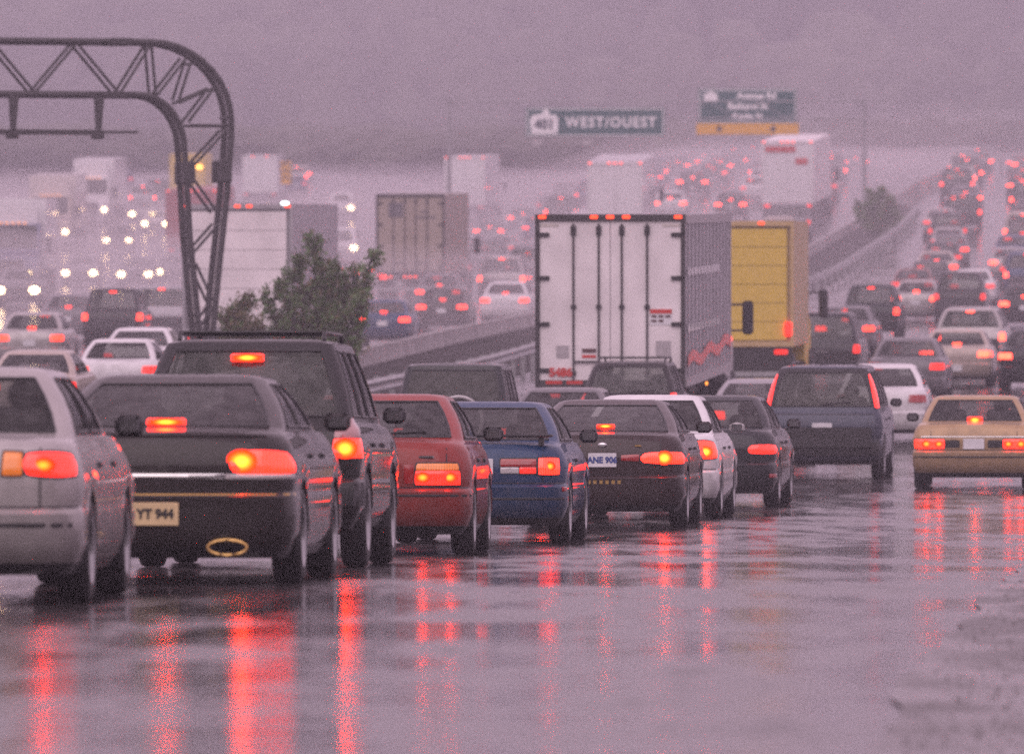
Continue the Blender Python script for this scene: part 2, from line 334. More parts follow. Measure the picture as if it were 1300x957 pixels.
# ------------------------------------------------------------------ barrier, rail
def barrier():
    k = 0; y = 96; seg = 6.0
    root = empty('concrete_barrier', (barx(96), 96, gz(barx(96), 96)))
    tag(root, 'long pale concrete median barrier curving uphill between the two carriageways', 'barrier')
    while y < 560:
        y2 = y + seg - .05
        pr = [(-.30, 0), (-.28, .12), (-.14, .35), (-.09, .9), (.09, .9), (.14, .35), (.28, .12), (.30, 0)]
        mb = MB(); vs = []
        for yy in (y, y2):
            for a, b in pr:
                x = barx(yy) + a; vs.append((x - root.location.x, yy - root.location.y, gz(barx(yy), yy) + b - root.location.z))
        mb.add(vs, [(i, i + 1, i + 9, i + 8) for i in range(7)] + [tuple(range(7, -1, -1)), tuple(range(8, 16))])
        put('barrier_segment', mb, CONC, root)
        y += seg
barrier()
def guard_rail():
    root = empty('guard_rail', (railx(96), 96, gz(railx(96), 96)))
    tag(root, 'low steel guard rail on posts along the dark median, near the white trailer', 'guard rail')
    O = root.location; y = 96
    while y < 436:
        mb = MB(); y2 = y + 3.96
        pr = [(.0, .48), (.06, .53), (.0, .59), (.0, .62), (.06, .69), (.0, .75), (-.02, .75), (-.02, .48)]
        vs = []
        for yy in (y, y2):
            for a, b in pr: x = railx(yy); vs.append((x + a - O.x, yy - O.y, gz(x, yy) + b - O.z))
        mb.add(vs, [(i, (i + 1) % 8, (i + 1) % 8 + 8, i + 8) for i in range(8)] + [tuple(range(7, -1, -1)), tuple(range(8, 16))])
        put('rail', mb, STEEL, root)
        x = railx(y); put('post', MB().box((0, 0, 0), (.12, .15, .95)), STEEL, root, (x - .1 - O.x, y - O.y, gz(x, y) + .3 - O.z))
        y += 4
guard_rail()

# ------------------------------------------------------------------ vehicles: plan loops stacked by height
class Shell:
    """half plan loops (right side) at a stack of levels; each level a dict z,w,yr,yf,rr,rf,bow"""
    def __init__(s, sp):
        d = dict(L=4.55, W=.86, H=1.41, zs=.18, zb0=.36, zb1=.56, step=.05, zdeck=.96, y1=.72, y2=1.32, y3=2.75, y4=3.5, wg=.75, wr=.56,
                 rr=.29, rf=.30, bow=.12, drop=.24, ra=1.0, fa=3.62, wheel=.31, arch=.37, rows=4, nr=7, nc=4, glass_in=.97, cpil=.16, gr=.10, tum=.03, deckrise=.02, crown=.02, yroofin=.10, taper=0, fine=1)
        d.update(sp); s.d = d; L, W, H = d['L'], d['W'], d['H']
        zb0, zb1, zd = d['zb0'], d['zb1'], d['zdeck']; st = d['step']; bow = d['bow']; rr = d['rr']; rf = d['rf']
        Lv = []
        def lv(z, w, yr, yf, r=rr, f=rf, b=bow, **k): Lv.append(dict(z=z, w=w, yr=yr, yf=yf, rr=r, rf=f, bow=b, **k))
        lv(d['zs'], W - .085, .14, L - .12); lv(d['zs'] + .07, W - .04, .05, L - .04)
        lv(zb0, W, .008, L); lv(zb1 - .02, W, 0, L); lv(zb1, W - .006, .02, L - .02); lv(zb1 + .02, W - .01, st + .015, L - .05); 
        lv((zb1 + zd) / 2 - .02, W + .008, st + .012, L - .06); lv(zd - .07, W - .03 - d['taper'] * .4, st + .03, L - .08)
        lv(zd - .02, W - .06 - d['taper'], st + .065, L - .11); lv(zd, W - .075 - d['taper'], st + .09, L - .16)
        s.belt = len(Lv) - 1
        wg, y1, y4 = d['wg'], d['y1'], d['y4']
        b = Lv[-1]
        if y1 - b['yr'] > .2:
            t = .5; lv(zd + d['deckrise'], b['w'] * (1 - t) + wg * t + .01, b['yr'] * (1 - t) + y1 * t, b['yf'] * (1 - t) + y4 * t)
        lv(zd + d['deckrise'] + .012, wg, y1, y4, d['gr'] + .01, .2, bow * .9)
        s.g0 = len(Lv) - 1
        n = d['rows']; y2, y3, wr = d['y2'], d['y3'], d['wr']; zg = Lv[-1]['z']
        for i in range(1, n + 2):
            v = [.07, .36, .64, .90, 1.0][i - 1] if n == 4 else i / (n + 1)
            bu = math.sin(math.pi * min(v, 1)) * d['tum']
            lv(zg + (H - .035 - zg) * v, wg + (wr - wg) * v + bu, y1 + (y2 - y1) * v - bu * 1.2, y4 + (y3 - y4) * v + bu * 1.4, d['gr'], .2, bow * (.9 - .2 * v))
        s.g1 = len(Lv) - 1
        lv(H - .012, wr - .06, y2 + d['yroofin'] * .5, y3 - .08, .14, .2, bow * .6); lv(H - .002, wr - .17, y2 + d['yroofin'] * 1.8, y3 - .25, .12, .16, bow * .5)
        s.Lv = Lv
        ra, fa, A = d['ra'], d['fa'], d['arch']
        ysd = set()
        for c in (ra, fa):
            for k in range(0, 181, 20 if d['fine'] else 30): ysd.add(round(c + A * math.cos(R(k)), 3))
        y = rr + .15
        while y < L - rf - .1:
            if all(abs(y - c) > A + .03 for c in (ra, fa)): ysd.add(round(y, 3))
            y += .16
        s.seams = []
        for q in d.get('seams', ()): s.seams.append(q); ysd = {p for p in ysd if not (q - .02 < p < q + .035)}; ysd |= {q, round(q + .013, 4)}
        s.ys = sorted(p for p in ysd if rr + .14 < p < L - rf - .16)
    def at(s, z):
        Lv = s.Lv
        if z <= Lv[0]['z']: return Lv[0]
        for a, b in zip(Lv, Lv[1:]):
            if z <= b['z']:
                t = (z - a['z']) / max(1e-6, b['z'] - a['z']); return {k: a[k] * (1 - t) + b[k] * t for k in a}
        return Lv[-1]
    def half(s, l, low):
        d = s.d; w, yr, yf, rr, rf, bow = l['w'], l['yr'], l['yf'], l['rr'], l['rf'], l['bow']
        P = []; C = []; nr, nc = d['nr'], d['nc']
        for i in range(nr): x = (w - rr) * i / nr; P.append((x, yr + bow * (x / w) ** 2)); C.append(('r', i / nr))
        b0 = bow * ((w - rr) / w) ** 2
        for j in range(nc + 1): a = j / nc * math.pi / 2; P.append((w - rr + rr * math.sin(a), yr + b0 + rr * (1 - math.cos(a)))); C.append(('rc', j / nc))
        ya, yb = yr + b0 + rr, yf - b0 - rf
        for i, y in enumerate(s.ys):
            t = (y - s.ys[0] + .12) / (s.ys[-1] - s.ys[0] + .24)
            yy = min(max(y, ya + .004 * (i + 1)), yb - .004 * (len(s.ys) - i)) if low else ya + (yb - ya) * t
            P.append((w, yy)); C.append(('s', t))
        for j in range(nc + 1): a = (1 - j / nc) * math.pi / 2; P.append((w - rf + rf * math.sin(a), yf - b0 - rf * (1 - math.cos(a)))); C.append(('fc', j / nc))
        for i in range(nr - 1, -1, -1): x = (w - rf) * i / nr; P.append((x, yf - bow * (x / w) ** 2)); C.append(('f', i / nr))
        return P, C
    def zfix(s, z, y, k, x):
        d = s.d
        if k <= s.g0 and y > d['y4']:
            t = (y - d['y4']) / (d['L'] - d['y4']); z -= d['drop'] * t ** 1.6 * max(0, (z - d['zb0'])) / (d['zdeck'] - d['zb0'])
        if k <= s.belt - 2:
            for c in (d['ra'], d['fa']):
                if abs(y - c) < d['arch']: z = max(z, d['wheel'] + math.sqrt(d['arch'] ** 2 - (y - c) ** 2) + .0006 * k)
        return z
    def build(s):
        """-> body MB (0 paint, 1 trim, 2 seam) and a dict of window MBs"""
        d = s.d; rings = []
        for k, l in enumerate(s.Lv):
            P, C = s.half(l, k <= s.belt); n = len(P)
            rings.append([(x, y, s.zfix(l['z'], y, k, x) + (d['crown'] * (1 - (x / l['w']) ** 2) if s.belt <= k <= s.g0 else 0)) for x, y in P])
        body = MB(); wins = {}
        def cls(k, i):
            if not (s.g0 + 1 <= k < s.g1 - 0): return None
            if k >= s.g1 - 1 + 0 and d['rows'] > 2: return None
            a, b = C[i], C[i + 1]
            if a[0] == 'r' and b[0] == 'r': return 'rear_window'
            if a[0] == 'r' and b[0] == 'rc': return 'rear_window' if d['glass_in'] > .95 else None
            if a[0] == 'f' and b[0] == 'f' or a[0] == 'fc' and b[0] == 'f': return 'windshield'
            if a[0] == 's' and b[0] == 's':
                m = (a[1] + b[1]) / 2
                for w0, w1, nm in d['side']:
                    if w0 <= m <= w1: return nm
            return None
        for sgn in (1, -1):
            for k in range(len(rings) - 1):
                for i in range(n - 1):
                    q = [rings[k][i], rings[k][i + 1], rings[k + 1][i + 1], rings[k + 1][i]]
                    q = [(sgn * x, y, z) for x, y, z in q]
                    if sgn < 0: q = q[::-1]
                    c = cls(k, i)
                    if c:
                        nm = c if c in ('rear_window', 'windshield') else (c, sgn)
                        wins.setdefault(nm, MB()).add(q, [(0, 1, 2, 3)])
                    else:
                        mi = 0
                        if k < d.get('black_to', 1): mi = 1
                        if C[i][0] == 's' and C[i + 1][0] == 's' and 1 <= k < s.g0 and abs(rings[2][i + 1][1] - rings[2][i][1]) < .016: mi = 2
                        if s.g0 <= k <= s.g1 and C[i][0] in 's' and d.get('black_pillar'):
                            m = C[i][1]
                            if d['side'][0][1] - .03 < m < d['side'][-1][0] + .03: mi = 1
                        if s.g0 <= k < s.g1 and C[i][0] == 's' and C[i + 1][0] == 's' and d['side'][0][0] - .02 < C[i][1] < d['side'][-1][1]: mi = 1 if (k == s.g0 or k < s.g1 - 1) else 0
                        if d.get('black_rear') and s.g0 < k < s.g1 and C[i][0] in ('r', 'rc'): mi = 1
                        body.add(q, [(0, 1, 2, 3)], mi)
            last = rings[-1]
            for i in range(n - 1):
                a, b = last[i], last[i + 1]; q = [(sgn * a[0], a[1], a[2]), (sgn * b[0], b[1], b[2]), (0, b[1], d['H']), (0, a[1], d['H'])]
                body.add(q if sgn > 0 else q[::-1], [(0, 1, 2, 3)])
        weld(body); [weld(q) for q in wins.values()]
        return body, wins
    def P(s, t, z, off=0):
        """point at arc length t from the rear centre, height z, pushed out by off"""
        l = s.at(z); w, yr, rr, bow = l['w'], l['yr'], l['rr'], l['bow']
        sg = 1 if t >= 0 else -1; t = abs(t); a0 = w - rr; b0 = bow * (a0 / w) ** 2; arc = rr * math.pi / 2
        if t < a0: x, y, nx, ny = t, yr + bow * (t / w) ** 2, 2 * bow * t / w ** 2, -1
        elif t < a0 + arc:
            a = (t - a0) / rr; x, y, nx, ny = a0 + rr * math.sin(a), yr + b0 + rr * (1 - math.cos(a)), math.sin(a), -math.cos(a)
        else: x, y, nx, ny = w, yr + b0 + rr + t - a0 - arc, 1, 0
        q = math.hypot(nx, ny); return (sg * (x + nx / q * off), y + ny / q * off, z)
    def patch(s, pts, off=.012, n=8, m=4, mb=None, inner=-.01, rnd=0):
        """curved slab over a quad of (t,z) corners: lower-left, lower-right, upper-right, upper-left"""
        mb = mb or MB(); (a, b, c, e) = pts; out = []; inn = []
        for j in range(m + 1):
            v = j / m
            for i in range(n + 1):
                u = i / n; v = j / m
                if rnd: u, v = .5 + (u - .5) * math.sqrt(1 - rnd * (2 * v - 1) ** 2), .5 + (v - .5) * math.sqrt(1 - rnd * (2 * u - 1) ** 2)
                t = (a[0] * (1 - u) + b[0] * u) * (1 - v) + (e[0] * (1 - u) + c[0] * u) * v; z = (a[1] * (1 - u) + b[1] * u) * (1 - v) + (e[1] * (1 - u) + c[1] * u) * v
                edge = i in (0, n) or j in (0, m)
                out.append(s.P(t, z, off * (.55 if edge else 1))); inn.append(s.P(t, z, inner))
        N = n + 1; fs = [(j * N + i, j * N + i + 1, (j + 1) * N + i + 1, (j + 1) * N + i) for j in range(m) for i in range(n)]
        K = len(out); rim = [i for i in range(N)] + [j * N + n for j in range(1, m + 1)] + [m * N + i for i in range(n - 1, -1, -1)] + [j * N for j in range(m - 1, 0, -1)]
        for i in range(len(rim)): p, q = rim[i], rim[(i + 1) % len(rim)]; fs.append((q, p, p + K, q + K))
        if a[0] < 0 or b[0] < a[0]: pass
        return mb.add(out + inn, fs)
def weld(mb):
    key = {}; idx = []; nv = []
    for p in mb.v:
        k = (round(p[0], 4), round(p[1], 4), round(p[2], 5))
        if k not in key: key[k] = len(nv); nv.append(p)
        idx.append(key[k])
    nf = []; nm = []
    for f, m in zip(mb.f, mb.m):
        g = []
        for i in f:
            j = idx[i]
            if not g or (g[-1] != j): g.append(j)
        if len(g) > 1 and g[0] == g[-1]: g.pop()
        if len(g) >= 3 and len(set(g)) == len(g): nf.append(tuple(g)); nm.append(m)
    mb.v, mb.f, mb.m = nv, nf, nm

SIDE4 = [(.10, .46, 'a'), (.52, .90, 'b')]
SIDE2 = [(.06, .30, 'a'), (.35, .90, 'b')]
SIDESUV = [(.03, .30, 'c'), (.34, .60, 'a'), (.64, .92, 'b')]
KINDS = {
 'sedan':    dict(side=SIDE4, seams=(1.42, 2.42, 3.42)),
 'bigsedan': dict(side=SIDE4, seams=(1.5, 2.5, 3.5), L=4.75, W=.895, H=1.40, y1=.66, y2=1.55, y3=2.7, y4=3.65, zdeck=.99, wg=.78, wr=.58, ra=1.05, fa=3.78, wheel=.32, arch=.38, bow=.14, rr=.26),
 'coupe':    dict(side=SIDE2, seams=(1.65, 3.25), L=4.3, W=.84, H=1.36, y1=.60, y2=1.32, y3=2.5, y4=3.25, zdeck=.93, wg=.74, wr=.55, ra=.9, fa=3.42, bow=.09),
 'hatch':    dict(side=SIDE4, seams=(1.3, 2.3, 3.2), L=4.1, W=.83, H=1.39, y1=.42, y2=1.15, y3=2.45, y4=3.2, zdeck=.95, wg=.74, wr=.56, ra=.85, fa=3.3, bow=.10),
 'boxy':     dict(side=SIDE4, seams=(1.42, 2.42, 3.42), L=4.5, W=.88, H=1.35, y1=1.0, y2=1.5, y3=2.8, y4=3.45, zdeck=.93, wg=.78, wr=.61, rr=.11, rf=.12, bow=.04, ra=1.05, fa=3.55, tum=.015, drop=.14),
 'suv':      dict(side=SIDESUV, seams=(1.32, 2.25, 3.2), L=4.55, W=.875, H=1.72, zs=.30, zb0=.46, zb1=.66, zdeck=1.07, y1=.20, y2=.50, y3=2.7, y4=3.35, wg=.80, wr=.63, rr=.12, bow=.05, ra=.98, fa=3.62, wheel=.36, arch=.44, step=.07, drop=.14, tum=.02, taper=-.03),
 'jeep':     dict(side=SIDESUV, seams=(1.3, 2.3), L=4.0, W=.84, H=1.80, zs=.34, zb0=.46, zb1=.62, zdeck=1.10, y1=.14, y2=.34, y3=2.2, y4=2.7, wg=.79, wr=.68, rr=.09, bow=.03, ra=.75, fa=3.15, wheel=.36, arch=.43, step=.05, drop=.1, tum=.01, taper=-.03),
 'van':      dict(side=SIDESUV, seams=(1.4, 2.6, 3.5), L=4.7, W=.92, H=1.74, zs=.24, zb0=.40, zb1=.62, zdeck=1.05, y1=.16, y2=.42, y3=3.0, y4=4.0, wg=.86, wr=.66, rr=.13, bow=.06, ra=.95, fa=3.85, wheel=.33, arch=.40, step=.06, drop=.2, tum=.03, taper=-.03),
}
CACHE = {}
def shell(kind, fine, **kw):
    key = (kind, fine, tuple(sorted((k, str(v)) for k, v in kw.items())))
    if key not in CACHE:
        sp = dict(KINDS[kind]); sp.update(kw); sp['fine'] = fine
        if not fine: sp.update(nr=4, nc=2, rows=4, seams=())
        S = Shell(sp); b, wn = S.build()
        c = {'S': S, 'body': b.mesh('body', 38), 'win': {k: q.mesh('window', 40) for k, q in wn.items()}}
        d = S.d; W, L = d['W'], d['L']; zb = d['zs']
        ub = MB().box((0, L / 2, zb + .14), (2 * W - .46, L - .34, .26)); ub.box((0, d['ra'], d['wheel']), (2 * W - .5, .09, .09))
        for y in (d['ra'], d['fa']): ub.box((0, y, d['wheel'] + .16), (2 * W - .46, d['arch'] * 1.9, .5))
        ub.box((0, (d['y1'] + d['y4']) / 2, zb + .42), (2 * W - .34, d['y4'] - d['y1'] + .5, .30))
        c['under'] = ub.mesh('underbody')
        c['seal'] = {}
        if fine:
            for wk, q in wn.items():
                sl_ = MB(); cnt = {}
                for fc in q.f:
                    for a, b in zip(fc, fc[1:] + fc[:1]): k2 = (min(a, b), max(a, b)); cnt[k2] = cnt.get(k2, 0) + 1
                for (a, b), n_ in cnt.items():
                    if n_ == 1: sl_.tube([q.v[a], q.v[b]], .012, 5, cap=False)
                c['seal'][wk] = sl_.mesh('window_seal', 60)
        n = 28 if fine else 14; r = d['wheel']; tw = .10
        c['tyre'] = MB().lathe_x([(-tw, r * .62), (-tw, r * .86), (-tw * .86, r * .965), (-tw * .55, r), (tw * .55, r), (tw * .86, r * .965), (tw, r * .86), (tw * .9, r * .64), (tw * .6, r * .6)], 0, 0, 0, n).mesh('tyre', 50)
        c['rim'] = MB().lathe_x([(tw * .98, r * .66), (tw * .9, r * .6), (tw * .45, r * .54), (tw * .55, r * .2), (tw * .75, r * .16), (tw * .8, .001)], 0, 0, 0, n).mesh('rim', 40)
        CACHE[key] = c
    return CACHE[key]
def place(root_name, x, y, h):
    z0 = gz(x, y); dx, dy = math.sin(R(h)), math.cos(R(h)); z1 = gz(x + dx * 4, y + dy * 4)
    return empty(root_name, (x, y, z0), -R(h), math.atan2(z1 - z0, 4))

def basic_car(name, x, y, h, kind, mat, label, cat='car', group=None, fine=1, trim=BLACK, win=GLASS, **kw):
    c = shell(kind, fine, **kw); S = c['S']; d = S.d
    e = place(name, x, y, h); tag(e, label, cat, group)
    put('body', c['body'], [mat, trim, BLACK], e)
    for k, me in c['win'].items():
        nm = k if isinstance(k, str) else 'side_window'
        wo_ = put(nm, me, win, e)
        if fine: put('window_seal', c['seal'][k], BLACK, wo_)
    put('underbody', c['under'], BLACK, e)
    for yy in (d['ra'], d['fa']):
        for sg in (1, -1):
            if not fine and sg < 0 and False: continue
            if fine:
                wl = put('wheel', c['tyre'], RUBBER, e, (sg * (d['W'] - .10), yy, d['wheel'])); put('rim', c['rim'], RIM, wl)
            else: wl = put('wheel', c['tyre'], RUBBER, e, (sg * (d['W'] - .10), yy, d['wheel']))
            if sg < 0: wl.rotation_euler = (0, 0, math.pi)
    if fine:
        key = ('seat', kind)
        if key not in CACHE:
            z = d['zdeck']; hw = d['wg'] - .12
            rs = MB().rbox((0, d['y2'] + .30, z - .16), (2 * hw, .16, .46), .05)
            for sx in (-.34, .34): rs.rbox((sx, d['y2'] + .30, z + .13), (.24, .1, .14), .04)
            fs = MB().rbox((0, 0, z - .10), (.46, .15, .62), .05); fs.rbox((0, 0, z + .28), (.24, .1, .17), .045)
            db = MB().rbox((0, d['y4'] - .35, z - .08), (2 * hw, .5, .22), .06); db.tube([(-.36 + .18 * math.cos(k * .5236), d['y4'] - .75, z + .02 + .18 * math.sin(k * .5236)) for k in range(13)], .016, 6)
            CACHE[key] = (rs.mesh('rear_seat', 40), fs.mesh('front_seat', 40), db.mesh('dashboard', 40))
        rs, fs, db = CACHE[key]
        put('rear_seat', rs, INTERIOR, e); put('dashboard', db, INTERIOR, e)
        for sx in (-.37, .37): put('front_seat', fs, INTERIOR, e, (sx, (d['y2'] + d['y3']) / 2 + .1, 0))
        detail(e, S, .62 if d['H'] < 1.6 else .7)
        for sg in (1, -1):
            mm = MB().rbox((0, 0, 0), (.18, .10, .125), .034); gm = MB().rbox((0, -.047, 0), (.125, .012, .08), .005)
            mo = put('door_mirror', mm, mat if d.get('painted_mirror') else BLACK, e, (sg * (d['W'] + .07), d['y4'] - .62, d['zdeck'] + .09)); put('mirror_glass', gm, MIRRORM, mo)
    return e, S
def detail(e, S, t=.6, hatch=False):
    d = S.d; z0, z1 = d['zb1'] + .03, d['zdeck'] - .03; sm = MB()
    S.patch([(-d['W'] - .05, z0 - .018), (d['W'] + .05, z0 - .018), (d['W'] + .05, z0 - .006), (-d['W'] - .05, z0 - .006)], .004, 18, 1, sm)
    for sg in (-1, 1): a, b = sorted((sg * t, sg * t + .009)); S.patch([(a, z0), (b, z0), (b, z1), (a, z1)], .003, 1, 6, sm)
    put('panel_gap', sm, BLACK, e)
    if 'hd' not in CACHE: CACHE['hd'] = MB().rbox((0, 0, 0), (.03, .17, .035), .01).mesh('door_handle')
    for q in S.seams[:-1]:
        for sg in (-1, 1): put('door_handle', CACHE['hd'], BLACK, e, (sg * (S.at(d['zdeck'] - .14)['w'] + .008), q + .16, d['zdeck'] - .14))
def plate(e, S, z, s, mat=PLATE, txt=BLACK, t=0, size=.085, strip=None):
    p = S.P(t, z, .014); q = put('licence_plate', MB().rbox((0, 0, 0), (.305, .012, .152), .004), mat, e, p)
    if s: text('plate_number', s, size, txt, q, (0, -.0085, 0), bold=.004, sx=.95)
    return q
def lamp(e, S, pts, mat, bulb=None, side=1, name='tail_light', off=.014, n=8, bulbmat=None, m=4):
    pp = [(side * t, z) for t, z in pts]
    if side < 0: pp = [pp[1], pp[0], pp[3], pp[2]]
    RN = .28 if n > 9 else .07
    o = put(name, S.patch(pp, off, n, 6 if n > 3 else 2, rnd=RN), mat, e)
    if n >= 5 and name == 'tail_light':
        cx = sum(p[0] for p in pp) / 4; cz = sum(p[1] for p in pp) / 4; g = .012
        put('lamp_bezel', S.patch([(t + (g if t > cx else -g), z + (g if z > cz else -g)) for t, z in pp], off * .45, n, 6, rnd=RN), BLACK, o)
    if bulb:
        for (t, z, a, b) in bulb:
            q = S.P(side * t, z, off - .002); put('bulb', MB().ell((0, 0, 0), (a * 1.7, .012, b * 1.55), 16, 8), bulbmat or BULB, o, q)
    return o
def far_car(name, x, y, h, kind, mat, label, group, lit='tail', oncoming=False, cat='car', hm=None, **kw):
    e, S = basic_car(name, x, y, h + (180 if oncoming else 0), kind, mat, label, cat, group, fine=0, **kw)
    d = S.d; z = (d['zb1'] + d['zdeck']) / 2 + .04; W = d['W']
    if oncoming:
        for sg in (1, -1):
            key = 'hl'
            if key not in CACHE: CACHE[key] = MB().ell((0, 0, 0), (.19, .05, .13), 10, 6).mesh('headlight', 60)
            put('headlight', CACHE[key], HEAD if hm is None else hm, e, (sg * (W - .22), d['L'] - .10, .63 if d['H'] < 1.6 else .78))
        put('grille', MB().rbox((0, d['L'] - .06, .6), (.8, .06, .12), .01), BLACK, e)
    else:
        m = {'tail': FTAIL, 'brake': FBRAKE, 'strong': FSTRONG, 'off': LENS}[lit]
        for sg in (1, -1):
            if kind in ('van', 'suv'): lamp(e, S, [(W - .17, z - .10), (W + .03, z - .10), (W + .03, z + .10), (W - .15, z + .10)], m, side=sg, n=3)
            else: lamp(e, S, [(W - .36, z - .065), (W + .02, z - .065), (W + .02, z + .075), (W - .34, z + .075)], m, side=sg, n=3)
        if lit in ('brake', 'strong'):
            zz = d['zdeck'] + .09 if kind in ('sedan', 'bigsedan', 'boxy', 'coupe', 'hatch') else d['H'] - .10
            put('brake_light', MB().rbox((0, 0, 0), (.2, .03, .035), .008), m, e, S.P(0, zz, .03))
        plate(e, S, d['zb1'] + .12 if kind != 'boxy' else .45, None)
    return e, S

# ------------------------------------------------------------------ the near queue
SILVER = paint('silver', (.42, .40, .39), .55); GRAPH = paint('dark_brown_grey', (.016, .012, .0115), .05); DKGREEN = paint('dark_green', (.010, .010, .010), .05)
RED = paint('red', (.26, .022, .014)); BLUE = paint('blue', (.005, .038, .11), .1); MAROON = paint('dark_maroon', (.024, .010, .010), .05)
WHITE = paint('white', (.72, .71, .72)); NAVY = paint('dark_teal_grey', (.014, .016, .02), .05); VANB = paint('slate_blue', (.045, .055, .085), .2)
GOLD = paint('gold_beige', (.42, .28, .15), .3); BEIGE = paint('beige', (.45, .38, .33), .2); LGREY = paint('light_grey', (.34, .33, .35), .4); MGREY = paint('mid_grey', (.15, .145, .155), .3)
BLACKP = paint('black', (.012, .012, .014)); JEEPG = paint('deep_green_black', (.012, .017, .019)); BRICK = paint('brown_red', (.16, .05, .04)); CREAM = paint('cream_white', (.6, .56, .52))
GOLDTRIM = principled('gold_trim', (.6, .38, .13), rough=.25, metal=.8)
GRP = 'cars queuing nose to tail in the wet lane'
def chmsl(e, S, z, mat, w=.2, h=.035, t=0, bulb=True, off=.03):
    o = put('brake_light', MB().rbox((0, 0, 0), (w, .04, h), .01), mat, e, S.P(t, z, off))
    if bulb: put('bulb', MB().ell((0, -.02, 0), (w * .42, .012, h * .48), 14, 8), BULB, o)
    return o
def strip(e, S, t0, t1, z0, z1, mat, name='trim_strip', off=.008, n=14):
    return put(name, S.patch([(t0, z0), (t1, z0), (t1, z1), (t0, z1)], off, n, 2), mat, e)
def exhaust(e, x, z, y=.02, r=.035, ry=.03):
    return put('exhaust_tip', MB().tube([(x, y, z), (x, y + .3, z)], r, 12, cap=False), CHROME, e)
def wiper(e, S, z, z1):
    a, b = S.P(.0, z, .02), S.P(.42, z1, .02); return put('wiper', MB().tube([a, b], .009, 5), BLACK, e)
def rack(e, S, bars=3):
    d = S.d; o = MB()
    for sx in (-1, 1): o.tube([(sx * .55, d['y2'] + .25, d['H'] - .01), (sx * .55, d['y2'] + .32, d['H'] + .05), (sx * .55, d['y3'] - .3, d['H'] + .05), (sx * .55, d['y3'] - .22, d['H'] - .01)], .018, 6)
    r = put('roof_rack', o, BLACK, e)
    for i in range(bars): put('crossbar', MB().tube([(-.55, d['y2'] + .45 + i * .6, d['H'] + .055), (.55, d['y2'] + .45 + i * .6, d['H'] + .055)], .014, 6), BLACK, r)

# silver sedan, cut by the left edge of the frame
e, S = basic_car('sedan', -3.40, 50, 2.0, 'sedan', SILVER, 'silver sedan cut off by the photo edge, first in the near queue', 'car', GRP, y1=.78, y2=1.25, painted_mirror=0)
for sg in (1, -1):
    lamp(e, S, [(.40, .765), (.52, .765), (.52, .90), (.41, .905)], TURN, side=sg)
    lamp(e, S, [(.525, .76), (.90, .755), (.86, .90), (.525, .905)], BRAKE, [(.64, .825, .045, .03)], sg, n=12, bulbmat=BULBR)
strip(e, S, -.85, .85, .46, .485, BLACK, off=.004); chmsl(e, S, 1.06, LENS, bulb=False); plate(e, S, .66, None); exhaust(e, -.45, .24); strip(e, S, -.25, .25, .90, .925, SILVER, 'trunk_lip', .02)

# dark sedan with chrome strip
e, S = basic_car('sedan', -2.34, 56, 3.2, 'bigsedan', GRAPH, 'dark brown-grey sedan with chrome boot strip and oval lit tail lights', 'car', GRP, painted_mirror=1, zb1=.60)
for sg in (1, -1):
    lamp(e, S, [(.46, .735), (1.02, .735), (.90, .885), (.50, .895)], BRAKEF if sg > 0 else BRAKE, [(.555, .815, .062, .052)], sg, n=14)
    strip(e, S, sg * .45, sg * .98, .70, .733, CLEARL, 'reflector_strip', .012)
strip(e, S, -.445, .445, .70, .735, CHROME, 'chrome_strip', .013); strip(e, S, -1.05, 1.05, .595, .607, GOLDTRIM, 'pinstripe', .007)
chmsl(e, S, 1.075, BRAKEF, .26, .05, off=.05); plate(e, S, .47, 'YT 944', PLATEY); exhaust(e, .47, .25, .0, .055)
put('exhaust_ring', MB().tube([(.47 + .13 * math.cos(k * .4189), .04, .25 + .05 * math.sin(k * .4189)) for k in range(16)], .012, 6), GOLDTRIM, e)
put('trunk_spoiler', S.patch([(-.72, .985), (.72, .985), (.66, 1.005), (-.66, 1.005)], .04, 12, 2), GRAPH, e)
bd = put('badge', MB().box((0, 0, 0), (.012, .004, .02)), BLACK, e, S.P(.22, .717, .017))
for i in range(1, 8): put('badge', bd.data, BLACK, e, S.P(.22 + .02 * i, .717, .017))

# big dark SUV with roof rack
e, S = basic_car('suv', -2.02, 64, 3.3, 'suv', DKGREEN, 'tall dark SUV with roof rack and glowing brake light above its rear window', 'suv', GRP, H=1.73, win=GLASS, black_rear=1)
for sg in (1, -1):
    lamp(e, S, [(.67, .98), (.95, .98), (.93, 1.13), (.70, 1.13)], PINKL, side=sg); lamp(e, S, [(.66, .83), (.96, .83), (.95, .975), (.67, .975)], BRAKEF, [(.76, .90, .055, .05)], sg)
chmsl(e, S, 1.585, BRAKEF, .25, .06, off=.045); rack(e, S); plate(e, S, .82, None); wiper(e, S, 1.17, 1.2)
strip(e, S, -1.15, 1.15, .47, .65, BLACK, 'bumper', .03); strip(e, S, -.35, .35, .655, .668, CHROME, 'step_plate', .03)

